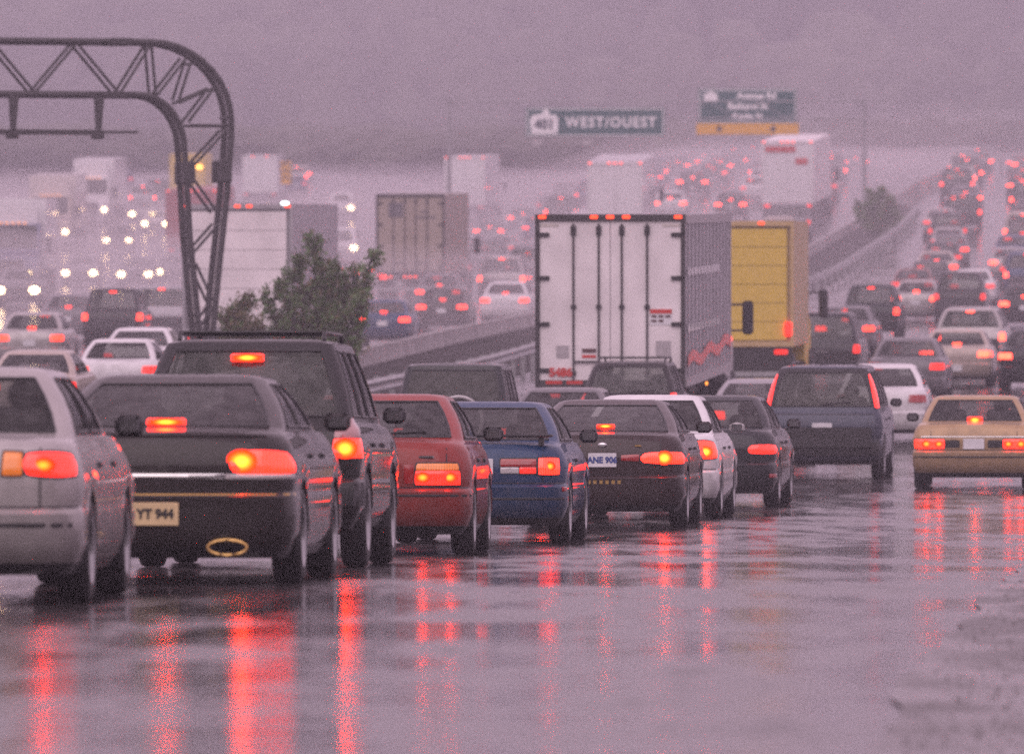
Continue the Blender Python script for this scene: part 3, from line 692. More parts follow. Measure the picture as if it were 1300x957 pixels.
# red hatchback
e, S = basic_car('hatchback', -1.19, 73, 2.8, 'hatch', RED, 'red compact hatchback with amber-topped lamps, between SUV and blue coupe', 'car', GRP, painted_mirror=0)
for sg in (1, -1):
    lamp(e, S, [(.36, .725), (.74, .725), (.73, .785), (.37, .785)], TURN, side=sg)
    lamp(e, S, [(.35, .60), (.76, .60), (.75, .722), (.355, .722)], BRAKE, [(.42, .665, .038, .03), (.65, .665, .038, .03)], sg, bulbmat=BULBR)
    lamp(e, S, [(.26, .61), (.345, .61), (.345, .775), (.26, .775)], LENS, side=sg, n=3)
strip(e, S, -.25, .25, .60, .785, RED, 'plate_recess', .004); plate(e, S, .69, None); put('badge', MB().rbox((0, 0, 0), (.13, .01, .02), .004), CHROME, e, S.P(.45, .84, .008))
strip(e, S, -.95, .95, .50, .52, BLACK, off=.006); wiper(e, S, 1.04, 1.06)

# blue coupe with wing
e, S = basic_car('coupe', -.336, 81, 3.9, 'coupe', BLUE, 'bright blue coupe with dark rear wing and square red lamps', 'car', GRP, painted_mirror=0)
for sg in (1, -1):
    lamp(e, S, [(.58, .66), (.80, .66), (.80, .82), (.58, .82)], BRAKEF, [(.69, .74, .03, .03)], sg, bulbmat=BULBR); lamp(e, S, [(.22, .735), (.56, .735), (.56, .81), (.22, .81)], LENS, side=sg)
    lamp(e, S, [(.40, .67), (.56, .67), (.56, .73), (.40, .73)], TAIL, side=sg); lamp(e, S, [(.22, .67), (.395, .67), (.395, .73), (.22, .73)], CLEARL, side=sg, n=4)
    lamp(e, S, [(.86, .50), (.95, .50), (.95, .545), (.86, .545)], LENS, side=sg, name='reflector')
plate(e, S, .735, None); wg = put('rear_wing', MB().rbox((0, .22, 1.03), (1.42, .20, .028), .01), BLACK, e)
for sx in (-.6, .6): put('wing_post', MB().rbox((sx, .24, .975), (.05, .14, .09), .01), BLACK, wg)
strip(e, S, -.9, .9, .42, .44, BLACK, off=.006)

# dark maroon sedan
e, S = basic_car('sedan', .97, 92, 4.2, 'bigsedan', MAROON, 'dark maroon sedan with white plate and lit wide lamps beside the white sedan', 'car', GRP, H=1.39, L=4.7, W=.875, y1=.45, y2=1.5, painted_mirror=1)
for sg in (1, -1):
    lamp(e, S, [(.40, .70), (1.0, .69), (.92, .83), (.42, .82)], BRAKEF, [(.665, .76, .055, .05)], sg, n=12); lamp(e, S, [(.2, .73), (.39, .72), (.40, .80), (.2, .79)], LENS, side=sg, n=4)
chmsl(e, S, 1.10, BRAKEF, .2, .045, off=.05); plate(e, S, .735, 'ANE 906', PLATE, PLATEB, size=.09); put('emblem', MB().ell((0, 0, 0), (.05, .012, .028), 12, 6), CHROME, e, S.P(0, .90, .01))
[put('bumper_letter', MB().box((0, 0, 0), (.035, .006, .04)), GOLDTRIM, e, S.P(-.14 + .065 * i, .50, .008)) for i in range(6)]
put('badge', MB().rbox((0, 0, 0), (.07, .01, .02), .004), GOLDTRIM, e, S.P(.38, .89, .01))

# white sedan
e, S = basic_car('sedan', 1.51, 98.6, 4.7, 'sedan', WHITE, 'white sedan with one glowing lamp, half hidden behind the maroon sedan', 'car', GRP, y1=.8, y2=1.5, H=1.44, painted_mirror=1)
for sg in (1, -1): lamp(e, S, [(.50, .70), (.94, .70), (.88, .90), (.58, .92)], BRAKEF, [(.72, .78, .05, .045)], sg, n=10)
plate(e, S, .68, None); chmsl(e, S, 1.08, LENS, bulb=False)
# dark sedan ahead of it
e, S = basic_car('sedan', 2.47, 108, 5.2, 'sedan', NAVY, 'dark grey-green sedan just left of the slate-blue van', 'car', GRP, painted_mirror=0, H=1.42)
for sg in (1, -1): lamp(e, S, [(.50, .68), (.98, .68), (.96, .80), (.52, .80)], BRAKE, side=sg, n=10); lamp(e, S, [(.8, .38), (1.0, .38), (1.0, .43), (.8, .43)], LENS, side=sg, name='reflector', n=4)
plate(e, S, .70, None); chmsl(e, S, 1.05, LENS, bulb=False)
# slate-blue van with tall pillar lights
e, S = basic_car('van', 4.72, 130, 5.0, 'van', VANB, 'slate-blue minivan with tall red pillar lights, beside the gold sedan', 'van', GRP, painted_mirror=0, black_rear=1)
for sg in (1, -1):
    lamp(e, S, [(.80, 1.10), (.99, 1.10), (.83, 1.62), (.70, 1.62)], BRAKE, side=sg, n=5); lamp(e, S, [(.50, .57), (.68, .57), (.68, .60), (.50, .60)], LENS, side=sg, name='reflector', n=4)
plate(e, S, .80, None, PLATE, PLATEB); strip(e, S, -1.2, 1.2, .38, .62, BLACK, 'bumper', .035); strip(e, S, -.8, .8, 1.0, 1.015, BLACK, 'trim_strip', .006); wiper(e, S, 1.15, 1.2)
put('roof_rail', MB().tube([(-.5, .7, 1.74), (-.5, .75, 1.78), (-.5, 2.8, 1.78)], .015, 6), BLACK, e); put('roof_rail', MB().tube([(.5, .7, 1.74), (.5, .75, 1.78), (.5, 2.8, 1.78)], .015, 6), BLACK, e)
# gold boxy sedan at the right
e, S = basic_car('sedan', px(1236, 123), 123, 4.2, 'boxy', GOLD, 'boxy gold sedan with a full row of lit lamps, alone at the kerb side', 'car', GRP, painted_mirror=0)
for sg in (1, -1):
    lamp(e, S, [(.42, .60), (.86, .60), (.86, .73), (.42, .73)], BRAKEF, [(.5, .665, .035, .03), (.68, .665, .04, .035)], sg, bulbmat=BULBR); lamp(e, S, [(.20, .61), (.41, .61), (.41, .72), (.20, .72)], BLACK, side=sg, n=3, name='garnish')
plate(e, S, .665, None); chmsl(e, S, 1.0, BRAKEF, .22, .09, off=.03); strip(e, S, -.86, .86, .47, .49, BLACK, off=.02); strip(e, S, -.86, .86, .76, .775, CHROME, off=.006)

# ------------------------------------------------------------------ second lane, behind the queue
GRP2 = 'vehicles in the lane behind the near queue'
e, S = basic_car('jeep', -.86, 121.5, 4.5, 'jeep', JEEPG, 'dark off-roader with white-ringed spare wheel, above the blue coupe roof', 'suv', GRP2, win=TINT, painted_mirror=0)
sp = put('spare_wheel', MB().lathe_x([(-.10, .20), (-.10, .31), (-.07, .36), (.07, .36), (.10, .30), (.10, .20)], 0, 0, 0, 28), RUBBER, e, (.12, -.10, 1.0)); sp.rotation_euler = (0, 0, R(-90))
put('wheel_cover_ring', MB().tube([(.335 * math.cos(k * .2618), 0, .335 * math.sin(k * .2618)) for k in range(25)], .025, 6), WHITE, e, (.12, -.215, 1.0))
put('wheel_cover', MB().lathe_x([(.0, .001), (.0, .31)], 0, 0, 0, 24), BLACK, e, (.12, -.205, 1.0)).rotation_euler = (0, 0, R(-90))
for sg in (1, -1): lamp(e, S, [(.64, .72), (.85, .72), (.85, .88), (.64, .88)], TAIL, side=sg, n=4)
plate(e, S, .56, None, t=-.4)
e, S = basic_car('sedan', .66, 127.2, 5, 'sedan', MGREY, 'grey sedan roof seen between the off-roader and the roof-racked wagon', 'car', GRP2)
for sg in (1, -1): lamp(e, S, [(.50, .70), (.95, .70), (.92, .84), (.52, .84)], TAIL, side=sg)
plate(e, S, .68, None)
e, S = basic_car('suv', 1.92, 140.5, 5, 'suv', DKGREEN, 'dark wagon with roof rack right behind the white trailer doors', 'suv', GRP2, L=4.1, H=1.66, W=.83, wg=.76, wr=.6, y3=2.4, y4=3.0, fa=3.25, win=GLASS)
for sg in (1, -1): lamp(e, S, [(.66, .95), (.92, .95), (.90, 1.15), (.68, 1.15)], BRAKE, side=sg)
rack(e, S, 2); wiper(e, S, 1.16, 1.2); plate(e, S, .8, None)
e, S = far_car('hatchback', px(1119, 152), 152, 4, 'hatch', WHITE, 'white hatchback squeezed between the slate-blue van and gold sedan', GRP2, 'off')
e, S = far_car('sedan', px(958, 140.5), 140.5, 4.6, 'coupe', LGREY, 'pale car low between white trailer and slate-blue van', GRP2, 'brake')

# ------------------------------------------------------------------ trucks
TRW = principled('trailer_white', (.78, .74, .74), rough=.4, noise=.17, nscale=1.1, dirt=.35); TRS = principled('trailer_alu', (.36, .35, .37), rough=.35, metal=.35, noise=.12, nscale=1)
TRB = principled('trailer_beige', (.34, .29, .24), rough=.5, noise=.12); YEL = principled('truck_yellow', (.66, .47, .07), rough=.45, noise=.08, dirt=.2); YELS = principled('truck_yellow_side', (.5, .36, .17), rough=.45, noise=.1)
TRR = principled('trailer_red', (.30, .05, .05), rough=.5); DKF = principled('chassis_black', (.016, .016, .017), rough=.6, noise=.3); GREYP = principled('trailer_grey', (.4, .38, .39), rough=.5)
REDP = principled('red_print', (.55, .04, .03), rough=.4); DKP = principled('dark_print', (.09, .04, .04), rough=.5)
def wheel_set(e, y, hw, r=.5, dual=True, fine=True):
    n = 24 if fine else 12; key = ('tw', r, n)
    if key not in CACHE: CACHE[key] = MB().lathe_x([(-.14, r * .55), (-.14, r * .9), (-.1, r), (.1, r), (.14, r * .9), (.14, r * .55), (.06, r * .5), (.04, .001)], 0, 0, 0, n).mesh('wheel', 45)
    for sg in (1, -1):
        for k in range(2 if dual else 1): o = put('wheel', CACHE[key], RUBBER, e, (sg * (hw - .16 - .31 * k), y, r)); o.rotation_euler = (0, 0, 0 if sg > 0 else math.pi)
def box_truck(name, x, y, h, L, W, H, zf, front, side, label, cat, group=None, fine=False, doors=True, cab=None, lamps=TAIL, marks=5, roll=False, markm=MARK, oncoming=False, dec=True, top=None):
    """rear at (x,y); W full width; H top above ground; zf floor height"""
    e = place(name, x, y, h + (180 if oncoming else 0)); tag(e, label, cat, group); hw = W / 2
    put('cargo_box', MB().box((0, L / 2 + .04, (zf + H) / 2), (W, L - .08, H - zf)), side, e)
    fr = MB(); t = .07                                         # rear frame
    for sx in (-1, 1): fr.box((sx * (hw - t / 2 + .003), .0, (zf + H) / 2), (t, .10, H - zf + .006))
    fr.box((0, 0, H - .055), (W - 2 * t, .10, .115)); fr.box((0, 0, zf + .06), (W - 2 * t, .10, .12)); put('rear_frame', fr, GANTRYM if fine and not roll else side, e)
    if doors:
        for sx in (-1, 1):
            dr = put('door', MB().box((sx * (hw - t) / 2, .01, (zf + H) / 2 + .005), (hw - t - .012, .03, H - zf - .25)), front, e)
            if fine:
                for q in (.22, .62):
                    xx = sx * (hw - t) * (q if q > .3 else .16 / 1); 
                for xx in (sx * .20, sx * .64):
                    rd = put('lock_rod', MB().tube([(xx, -.03, zf + .14), (xx, -.03, H - .16)], .02, 6), GANTRYM, dr)
                    for zz in (zf + .25, (zf + H) / 2 - .1, H - .28): put('rod_bracket', MB().box((xx, -.02, zz), (.09, .05, .16 if zz > H - .5 else .07)), DKF, dr)
                for zz in (zf + .3, zf + 1.1, zf + 1.9, H - .35): put('hinge', MB().box((sx * (hw - .12), -.025, zz), (.24, .05, .07)), DKF, dr)
                put('door_handle', MB().box((sx * .42, -.045, zf + .45), (.42, .025, .03)), DKF, dr)
    if roll:
        pn = (H - zf - .3) / 6
        for k in range(6): put('door_panel', MB().box((0, .012, zf + .14 + pn * (k + .5)), (W - .3, .03, pn - .012)), front, e)
    mk = {5: (-hw + .12, -.28, 0, .28, hw - .12), 3: (-.25, 0, .25), 2: (-.5, .5), 0: ()}[marks]
    for q in mk: put('marker_light', MB().rbox((q, -.06, H - .045), (.13, .04, .055), .012), markm, e)
    for sg in (1, -1): put('tail_light', MB().rbox((sg * (hw - .28), -.03, zf - .12), (.3, .06, .11), .02), lamps, e)
    ch = MB()
    for sx in (-.45, .45): ch.box((sx, L / 2, zf - .13), (.12, L - .3, .24))
    ch.box((0, .05, zf - .12), (W - .1, .06, .2)); put('chassis', ch, DKF, e)
    bp = MB(); bp.box((0, .02, .55), (W - .1, .09, .11))
    for sx in (-.55, .55): bp.box((sx, .06, .55 + (zf - .6) / 2), (.09, .07, zf - .6 + .1))
    put('underride_bar', bp, DKF if not fine else STEEL, e)
    for sg in (1, -1): put('mud_flap', MB().box((sg * (hw - .35), .35, .55), (.6, .012, .75)), RUBBER, e)
    wheel_set(e, 1.1, hw, .5, True, fine)
    if L > 9: wheel_set(e, 2.35, hw, .5, True, fine)
    if cab:
        tractor(e, L, W, H, cab, L > 9, fine)
    return e
def tractor(e, L, W, H, mat, artic, fine, deflector=True, dm=None):
    y0 = L + (.55 if artic else .15); hw = min(W, 2.45) / 2
    cl = 2.1 if artic else 1.7; ztop = 2.95 if artic else 2.45
    cb = MB(); pr = [(y0, .75), (y0, ztop), (y0 + cl - .45, ztop), (y0 + cl, 1.85), (y0 + cl + 1.35, 1.62), (y0 + cl + 1.5, 1.4), (y0 + cl + 1.5, .55), (y0 + cl, .55)]
    n = len(pr); rings = [[(sx * (hw - (.10 if (abs(sx) == 1) else 0)), yy, zz) for yy, zz in pr] for sx in (-1, 1)]
    cb.add(sum(rings, []), [tuple(range(n)), tuple(range(2 * n - 1, n - 1, -1))] + [((i + 1) % n, i, i + n, (i + 1) % n + n) for i in range(n)])
    c = put('cab', cb, mat, e)
    ang = math.atan2(.45, ztop - 1.85); mid = (0, y0 + cl - .225, (ztop + 1.85) / 2)
    put('windshield', MB().box((mid[0], mid[1] + .012, mid[2] + .012), (2 * hw - .45, .03, (ztop - 1.85) * .92), rot=Matrix.Rotation(ang, 3, 'X')), TINT, c)
    for sg in (1, -1):
        put('side_window', MB().box((sg * (hw - .092), y0 + cl - .85, 2.1), (.03, .75, .6)), TINT, c)
        m = put('mirror', MB().rbox((sg * (hw + .28), y0 + cl - .3, 2.05), (.22, .1, .66), .05), BLACK, c); put('mirror_arm', MB().tube([(sg * (hw - .1), y0 + cl - .3, 2.3), (sg * (hw + .25), y0 + cl - .3, 2.3)], .02, 5), BLACK, m); put('mirror_arm', MB().tube([(sg * (hw - .1), y0 + cl - .3, 1.8), (sg * (hw + .25), y0 + cl - .3, 1.8)], .02, 5), BLACK, m)
        put('headlight', MB().ell((sg * (hw - .32), y0 + cl + 1.5, 1.0), (.17, .06, .13), 10, 6), e.get('hm') and HEAD or HEADG, c)
    put('grille', MB().rbox((0, y0 + cl + 1.49, 1.1), (1.1, .06, .75), .02), STEEL if fine else BLACK, c); put('bumper', MB().rbox((0, y0 + cl + 1.5, .6), (2 * hw - .05, .2, .3), .04), STEEL, c)
    if artic and deflector:
        put('wind_deflector', MB().prism([(-hw + .25, ztop + .002), (hw - .25, ztop + .002), (hw - .32, H - .15), (-hw + .32, H - .15)], y0 + .2, y0 + 1.2), dm or mat, c)
    for q in (-.5, -.25, 0, .25, .5): put('marker_light', MB().rbox((q, y0 + cl - .42, ztop + .03), (.1, .06, .05), .01), MARKA, c)
    put('chassis', MB().box((0, y0 + cl / 2 + .2, .75), (1.0, cl + 2.0, .3)), DKF, e)
    wheel_set(e, y0 + cl + .75, hw + .0, .5, False, fine); wheel_set(e, y0 - .1 if artic else y0 - 1.0, hw, .5, True, fine) if artic else None

GT = 'box trailers and trucks in the jam'
# white trailer in the middle
H1, Z1 = 4.08, 1.08
e = box_truck('semi_trailer', px(775, 148), 148, 4.3, 16.2, 2.6, H1, Z1, TRW, TRS, 'big white semi-trailer with closed rear doors in the middle', 'truck', GT, fine=True, cab=WHITE, lamps=TAIL)
hw = 1.3
def sign_on(e, name, x, z, w_, h_, mat, y=-.012): return put(name, MB().box((x, y, z), (w_, .006, h_)), mat, e)
s_ = sign_on(e, 'notice_panel', .88, Z1 + 1.22, .38, .27, PLATE); sign_on(s_, 'notice_band', .88, Z1 + 1.32, .38, .075, REDP, -.017)
for i, j in ((0, 0), (1, 0), (2, 0), (0, 1), (1, 1)): put('notice_mark', MB().box((.76 + .12 * i, -.017, Z1 + 1.235 - .08 * j), (.09, .006, .045)), DKP, s_)
sign_on(e, 'paper_pouch', .92, Z1 + .68, .26, .26, GREYP); sign_on(e, 'sticker', -.37, Z1 + .64, .24, .07, DKP); sign_on(e, 'sticker', -.37, Z1 + .54, .24, .05, REDP)
dm = sign_on(e, 'placard', -.83, Z1 + .62, .22, .22, GREYP); dm.rotation_euler = (0, 0, 0)
text('trailer_number', '5486', .20, REDP, e, (-.86, -.053, Z1 + .26), bold=.01)
for q in (-.98, -.62): put('conspicuity_strip', MB().box((q, -.053, Z1 + .09), (.28, .006, .06)), REDP, e)
put('conspicuity_strip', MB().box((1.1, -.053, Z1 + .09), (.2, .006, .06)), REDP, e)
for sx in (-1, 1):
    put('corner_mark', MB().box((sx * 1.05, -.012, H1 - .19), (.3, .006, .05)), CREAM, e); put('corner_mark', MB().box((sx * .92 if sx > 0 else -.92, -.012, H1 - .33), (.05, .006, .25)), CREAM, e) if False else None
for k in range(13): put('side_post', MB().box((hw + .012, .7 + k * 1.22, (Z1 + H1) / 2), (.022, .05, H1 - Z1 - .3)), TRS, e)
for sx in (-1, 1):
    put('top_rail', MB().box((sx * (hw + .01), 8.1, H1 - .08), (.03, 15.9, .16)), GREYP, e); put('bottom_rail', MB().box((sx * (hw + .01), 8.1, Z1 + .08), (.03, 15.9, .16)), GREYP, e)
for zz, l0 in ((Z1 + 2.0, .5), (Z1 + 1.02, .5)):
    for k in range(10): put('side_lettering', MB().box((hw + .028, l0 + k * 1.1 + .3, zz), (.008, .75, .13)), WHITE, e)
rb = MB(); n = 30; vs = []
for i in range(n + 1):
    y = .4 + i * 15.2 / n; a = Z1 + .34 + .07 * math.sin(i * .55) + .005 * i; vs += [(hw + .03, y, a), (hw + .03, y, a + .2)]
rb.add(vs, [(2 * i, 2 * i + 2, 2 * i + 3, 2 * i + 1) for i in range(n)])
put('side_stripe', rb, principled('stripe_red', (.75, .07, .04), rough=.3, emit=None), e)  # plain bright red wavy band along the box side
for sx in (-1, 1): put('side_marker', MB().rbox((sx * (hw + .03), 6.5, Z1 - .06), (.04, .1, .06), .01), MARKA, e)
# yellow box truck
e = box_truck('box_truck', px(962, 190) - .42, 190, 4.6, 7.2, 2.44, 3.95, 1.16, YEL, YELS, 'yellow box truck in front of the white semi-trailer', 'truck', GT, doors=False, roll=True, cab=YEL, marks=2, fine=True)
for sg in (1, -1): put('brake_light', MB().rbox((sg * 1.1, -.06, 1.55), (.16, .05, .3), .02), BRAKE, e)
put('rear_skirt', MB().box((0, .03, .78), (2.36, .07, .70)), DKF, e)
# beige trailer, middle distance
e = box_truck('semi_trailer', px(521, 323), 323, 3.4, 14, 2.6, 4.15, 1.1, TRB, TRB, 'beige box trailer with a dark square panel on its door', 'truck', GT, fine=True, cab=LGREY, lamps=BRAKE, marks=0)
sign_on(e, 'dark_panel', -.55, 3.55, .55, .55, MGREY, -.02); sign_on(e, 'lettering_mark', .55, 3.5, .3, .06, MGREY, -.05); sign_on(e, 'lettering_mark', .6, 3.28, .7, .06, MGREY, -.05)
for q in (-.95, -.75, -.2, .0, .2, .7, .9): put('marker_light', MB().rbox((q, -.07, 1.02), (.1, .04, .07), .01), MARK, e)
# pale trailer behind the gantry leg
e = box_truck('semi_trailer', px(302, 200), 200, 4.6, 10.5, 2.6, 4.12, 1.1, TRW, TRS, 'pale trailer behind the gantry leg and the bush, red markers on top', 'truck', GT, fine=True, doors=False, roll=True, cab=WHITE, marks=5)
put('roof_lamp', MB().ell((1.12, -.03, 4.14), (.10, .05, .05), 10, 6), emitter('roof_lamp_white', (.9, 1, .95), 5), e)
# far trucks
box_truck('semi_trailer', px(781, 400), 400, 3.5, 13, 2.6, 4.1, 1.1, WHITE, WHITE, 'hazy white trailer below the WEST/OUEST sign', 'truck', GT, lamps=BRAKE, marks=5, cab=WHITE)
e = box_truck('semi_trailer', px(1000, 425), 425, 5.5, 14, 2.6, 4.2, 1.1, WHITE, TRW, 'hazy white trailer with red lettering below the yellow exit panel', 'truck', GT, lamps=BRAKE, marks=5, cab=WHITE)
put('red_lettering', MB().box((-.35, -.06, 3.8), (1.5, .01, .28)), REDP, e); put('red_lettering', MB().box((.7, -.06, 3.2), (.6, .01, .3)), REDP, e)
box_truck('semi_trailer', px(590, 545), 545, 4, 13, 2.6, 4.2, 1.1, WHITE, WHITE, 'tall pale trailer far off above the beige trailer', 'truck', GT, marks=5, cab=WHITE)
box_truck('box_truck', px(330, 600), 600, 2, 7, 2.5, 3.7, 1.1, WHITE, WHITE, 'faint white box truck above the gantry-side trailer', 'truck', GT, marks=2, cab=WHITE)
box_truck('semi_trailer', px(243, 433), 433, 2, 13, 2.6, 3.9, 1.0, TRR, TRR, 'dull red trailer seen between the two gantry legs', 'truck', GT, marks=5, cab=BRICK)
e = box_truck('box_truck', px(238, 600), 600, 2, 7, 2.5, 3.8, 1.1, YEL, YEL, 'faint yellow truck with an amber lamp, far behind the gantry', 'truck', GT, marks=0, cab=YEL)
put('beacon', MB().ell((.85, -.05, 2.9), (.2, .08, .14), 10, 6), emitter('beacon_amber', (1, .4, .06), 8), e)
def oncoming_truck(x, y, h, L, H, mat, boxm, label, deflector=True):
    e = place('semi_truck', x, y, h + 180); tag(e, label, 'truck', GT); e['hm'] = 1
    # local origin at the cab's nose: body reaches back along local -y
    W = 2.6; yb = -(2.1 + 1.5 + .55)
    put('cargo_box', MB().box((0, yb - L / 2, (1.1 + H) / 2), (W, L, H - 1.1)), boxm, e)
    tractor(e, yb, 2.5, H, mat, True, False, deflector, boxm); wheel_set(e, yb - L + 1.2, 1.3, .5, True, False); wheel_set(e, yb - L + 2.4, 1.3, .5, True, False)
    put('chassis', MB().box((0, yb - L / 2, .9), (1.0, L, .3)), DKF, e); return e
oncoming_truck(px(114, 535), 535, 1, 12, 4.1, WHITE, WHITE, 'white oncoming semi-truck with both headlights on, left of the gantry leg')
oncoming_truck(px(14, 352), 352, -1, 13, 4.0, principled('cab_blue', (.09, .10, .2), rough=.35, coat=.5), WHITE, 'blue-nosed oncoming semi-truck at the photo edge with a single bright headlight in view')
oncoming_truck(px(62, 470), 470, 0, 12, 4.0, BEIGE, CREAM, 'pinkish oncoming truck behind the blue-nosed one')

# ------------------------------------------------------------------ gantry over the oncoming lanes
def gantry():
    d = 172.0; bx, by = px(262, d), d; bz = gz(bx, by)
    root = empty('sign_gantry', (bx, by, bz), R(15)); tag(root, 'dark tubular truss gantry with a rounded corner and tapering leg', 'gantry')
    sc = F / d; gy = 433 - bz * sc                               # pixel row of the base
    def L(x, y): return ((x - 262) / sc, (gy - y) / sc)         # sizes in metres about the base
    def arc(cx, cy, rx, ry, n=9): return [(cx + rx * math.sin(a), cy - ry * math.cos(a)) for a in [k / n * math.pi / 2 for k in range(n + 1)]]
    outer = [(-1150, 55), (-500, 55), (60, 55)] + [L_ for L_ in arc(185, 155, 105, 100)] + [(290, 175), (284, 250), (274, 340), (266, 420), (258, gy)]
    inner = [(-1150, 122), (-500, 122), (60, 122)] + arc(172, 190, 57, 68) + [(231, 215), (236, 300), (244, 380), (248, 420), (250, gy)]
    # mirror at the far end, out of frame
    def mirror(p): cx = -545; return [(2 * cx - x, y) for x, y in p if x > cx][::-1]
    O = mirror(outer) + [q for q in outer if q[0] > -500]; I = mirror(inner) + [q for q in inner if q[0] > -500]
    dep = .62
    for yy in (-dep / 2, dep / 2):
        put('outer_chord', MB().tube([(L(*q)[0], yy, L(*q)[1]) for q in O], .066, 8), GANTRYM, root)
        put('inner_chord', MB().tube([(L(*q)[0], yy, L(*q)[1]) for q in I], .066, 8), GANTRYM, root)
    def brace(a, b, r=.032):
        for yy in (-dep / 2, dep / 2): put('brace', MB().tube([(L(*a)[0], yy, L(*a)[1]), (L(*b)[0], yy, L(*b)[1])], r, 6), GANTRYM, root)
    x = 90
    tops = [90 - 108 * k for k in range(0, 12)]
    for t in tops: brace((t, 57), (t - 54, 120)); brace((t, 57), (t + 54, 120))
    brace((186, 57), (146, 120)); brace((186, 57), (192, 122)); brace((194, 122), (232, 74)); brace((238, 78), (222, 128)); brace((222, 132), (268, 112)); brace((268, 112), (234, 156))
    brace((236, 160), (288, 160)); brace((284, 165), (240, 212)); brace((241, 228), (272, 270)); brace((274, 284), (240, 322)); brace((244, 335), (266, 382)); brace((266, 390), (249, 415))
    brace((250, 425), (262, 470)); brace((262, 475), (251, 505))
    for q in [(-1090, 55), (-900, 55), (-600, 55), (-300, 55), (-100, 55), (36, 122), (90, 57), (190, 57), (146, 122), (240, 82), (285, 150), (232, 190), (236, 300), (280, 280), (266, 400), (249, 400)]:
        put('tie', MB().tube([(L(*q)[0], -dep / 2, L(*q)[1]), (L(*q)[0], dep / 2, L(*q)[1])], .03, 6), GANTRYM, root)
    for (cx, cy, wd, ht) in ((147, 55, 30, 9), (234, 220, 16, 28), (282, 218, 15, 28), (130, 122, 60, 8)):
        for yy in (-dep / 2, dep / 2): a, b = L(cx, cy); put('splice_collar', MB().rbox((a, yy, b), (wd / sc, .22, ht / sc), .02), GANTRYM, root)
    for hx in (8, 118, -110, -240):
        a, t = L(hx, 122); b, q = L(hx, 172)
        put('hanger', MB().prism([(a - .1, t), (a + .1, t), (a + .03, q), (a - .06, q)], -.42, -.30), GANTRYM, root); put('hanger_shoe', MB().rbox((a - .03, -.36, q - .03), (.22, .3, .14), .02), GANTRYM, root)
    a, q = L(-260, 170); b, _ = L(112, 170); c, _ = L(168, 169)
    put('sign_rail', MB().box(((a + b) / 2, -.36, q), (b - a, .12, .10)), GANTRYM, root); put('rail_end', MB().box(((b + c) / 2, -.36, q + .01), (c - b, .05, .05)), GANTRYM, root)
    for fx in (258, 250): put('base_plate', MB().rbox((L(fx, gy)[0], 0, .04), (.5, 1.1, .14), .02), CONC, root)
gantry()

# ------------------------------------------------------------------ bushes on the median
LEAF = principled('leaf_green', (.10, .18, .055), rough=.6, noise=.5, nscale=3); LEAFB = principled('leaf_olive', (.12, .10, .04), rough=.6, noise=.5, nscale=3); BARK = principled('bark', (.05, .038, .03), rough=.9)
def conifer(name, x, y, hgt, spires, nleaf, label, mats=(LEAF, LEAFB), leaf=.10, seed=1, cat='tree'):
    rnd = random.Random(seed); e = empty(name, (x, y, gz(x, y))); tag(e, label, cat)
    tr = MB(); cr = MB()
    for (sx, sy, hh, rad) in spires:
        base = Vector((sx * .25, sy * .25, 0)); tip = Vector((sx, sy, hh))
        pts = [base, base.lerp(tip, .3) + Vector((sx * .2, 0, 0)), base.lerp(tip, .65), tip]
        tr.tube(pts, [.075, .055, .035, .008], 7)
        nb = int(26 * hh / 3)
        limbs = []
        for k in range(nb):
            t = .08 + .9 * k / nb; p = base.lerp(tip, t); a = rnd.uniform(0, 6.283); ln = rad * (1 - t) ** .75 * rnd.uniform(.6, 1.25) + .10
            q = p + Vector((math.cos(a) * ln, math.sin(a) * ln, ln * rnd.uniform(.7, 1.7))); limbs.append((p, q)); tr.tube([p, (p + q) / 2 + Vector((0, 0, -.03)), q], [.018, .012, .004], 4)
        share = int(nleaf * hh * rad / sum(h_ * r_ for _, _, h_, r_ in spires))
        for k in range(share):
            p, q = rnd.choice(limbs); t = rnd.random() ** .6; c = p.lerp(q, t) + Vector((rnd.gauss(0, .07), rnd.gauss(0, .07), rnd.gauss(0, .07)))
            dirv = ((q - p).normalized() + Vector((rnd.gauss(0, .6), rnd.gauss(0, .6), rnd.gauss(.6, .5)))).normalized(); sd = dirv.cross(Vector((rnd.gauss(0, 1), rnd.gauss(0, 1), rnd.gauss(0, 1)))).normalized()
            l = leaf * rnd.uniform(.6, 1.5); wv = sd * l * .28
            cr.add([c, c + dirv * l * .5 + wv, c + dirv * l, c + dirv * l * .5 - wv], [(0, 1, 2, 3)], 1 if rnd.random() < .28 else 0)
    put('trunk', tr, BARK, e); me = cr.mesh('crown'); put('crown', me, list(mats), e)
    return e
conifer('median_bush', px(405, 176), 176, 3.3, [(-1.1, .1, 2.3, .36), (-.75, -.1, 2.75, .34), (-.42, -.1, 3.1, .36), (-.10, .2, 3.55, .34), (.28, 0, 2.95, .36), (.62, .1, 2.8, .34), (1.12, -.1, 3.2, .28), (.9, -.3, 2.3, .4), (-.7, .3, 1.7, .5), (.2, -.4, 1.8, .6)], 17000, 'ragged dark green bush with several pointed tops beside the gantry leg', seed=3, leaf=.085)
conifer('low_bush', px(298, 174), 174.5, 2.0, [(-.2, 0, 1.9, .45), (.15, .1, 2.15, .4), (.4, -.1, 1.7, .4)], 6500, 'small brownish shrub between the gantry leg and larger bush', mats=(LEAFB, LEAF), seed=5, cat='shrub', leaf=.08)
e = conifer('roadside_tree', px(1113, 402), 402, 3, [(-.6, 0, 1.7, .8), (.1, 0, 2.3, .9), (.7, .2, 1.8, .8)], 5000, 'hazy dark round tree on the barrier line, left of the far queue', seed=8, leaf=.2)

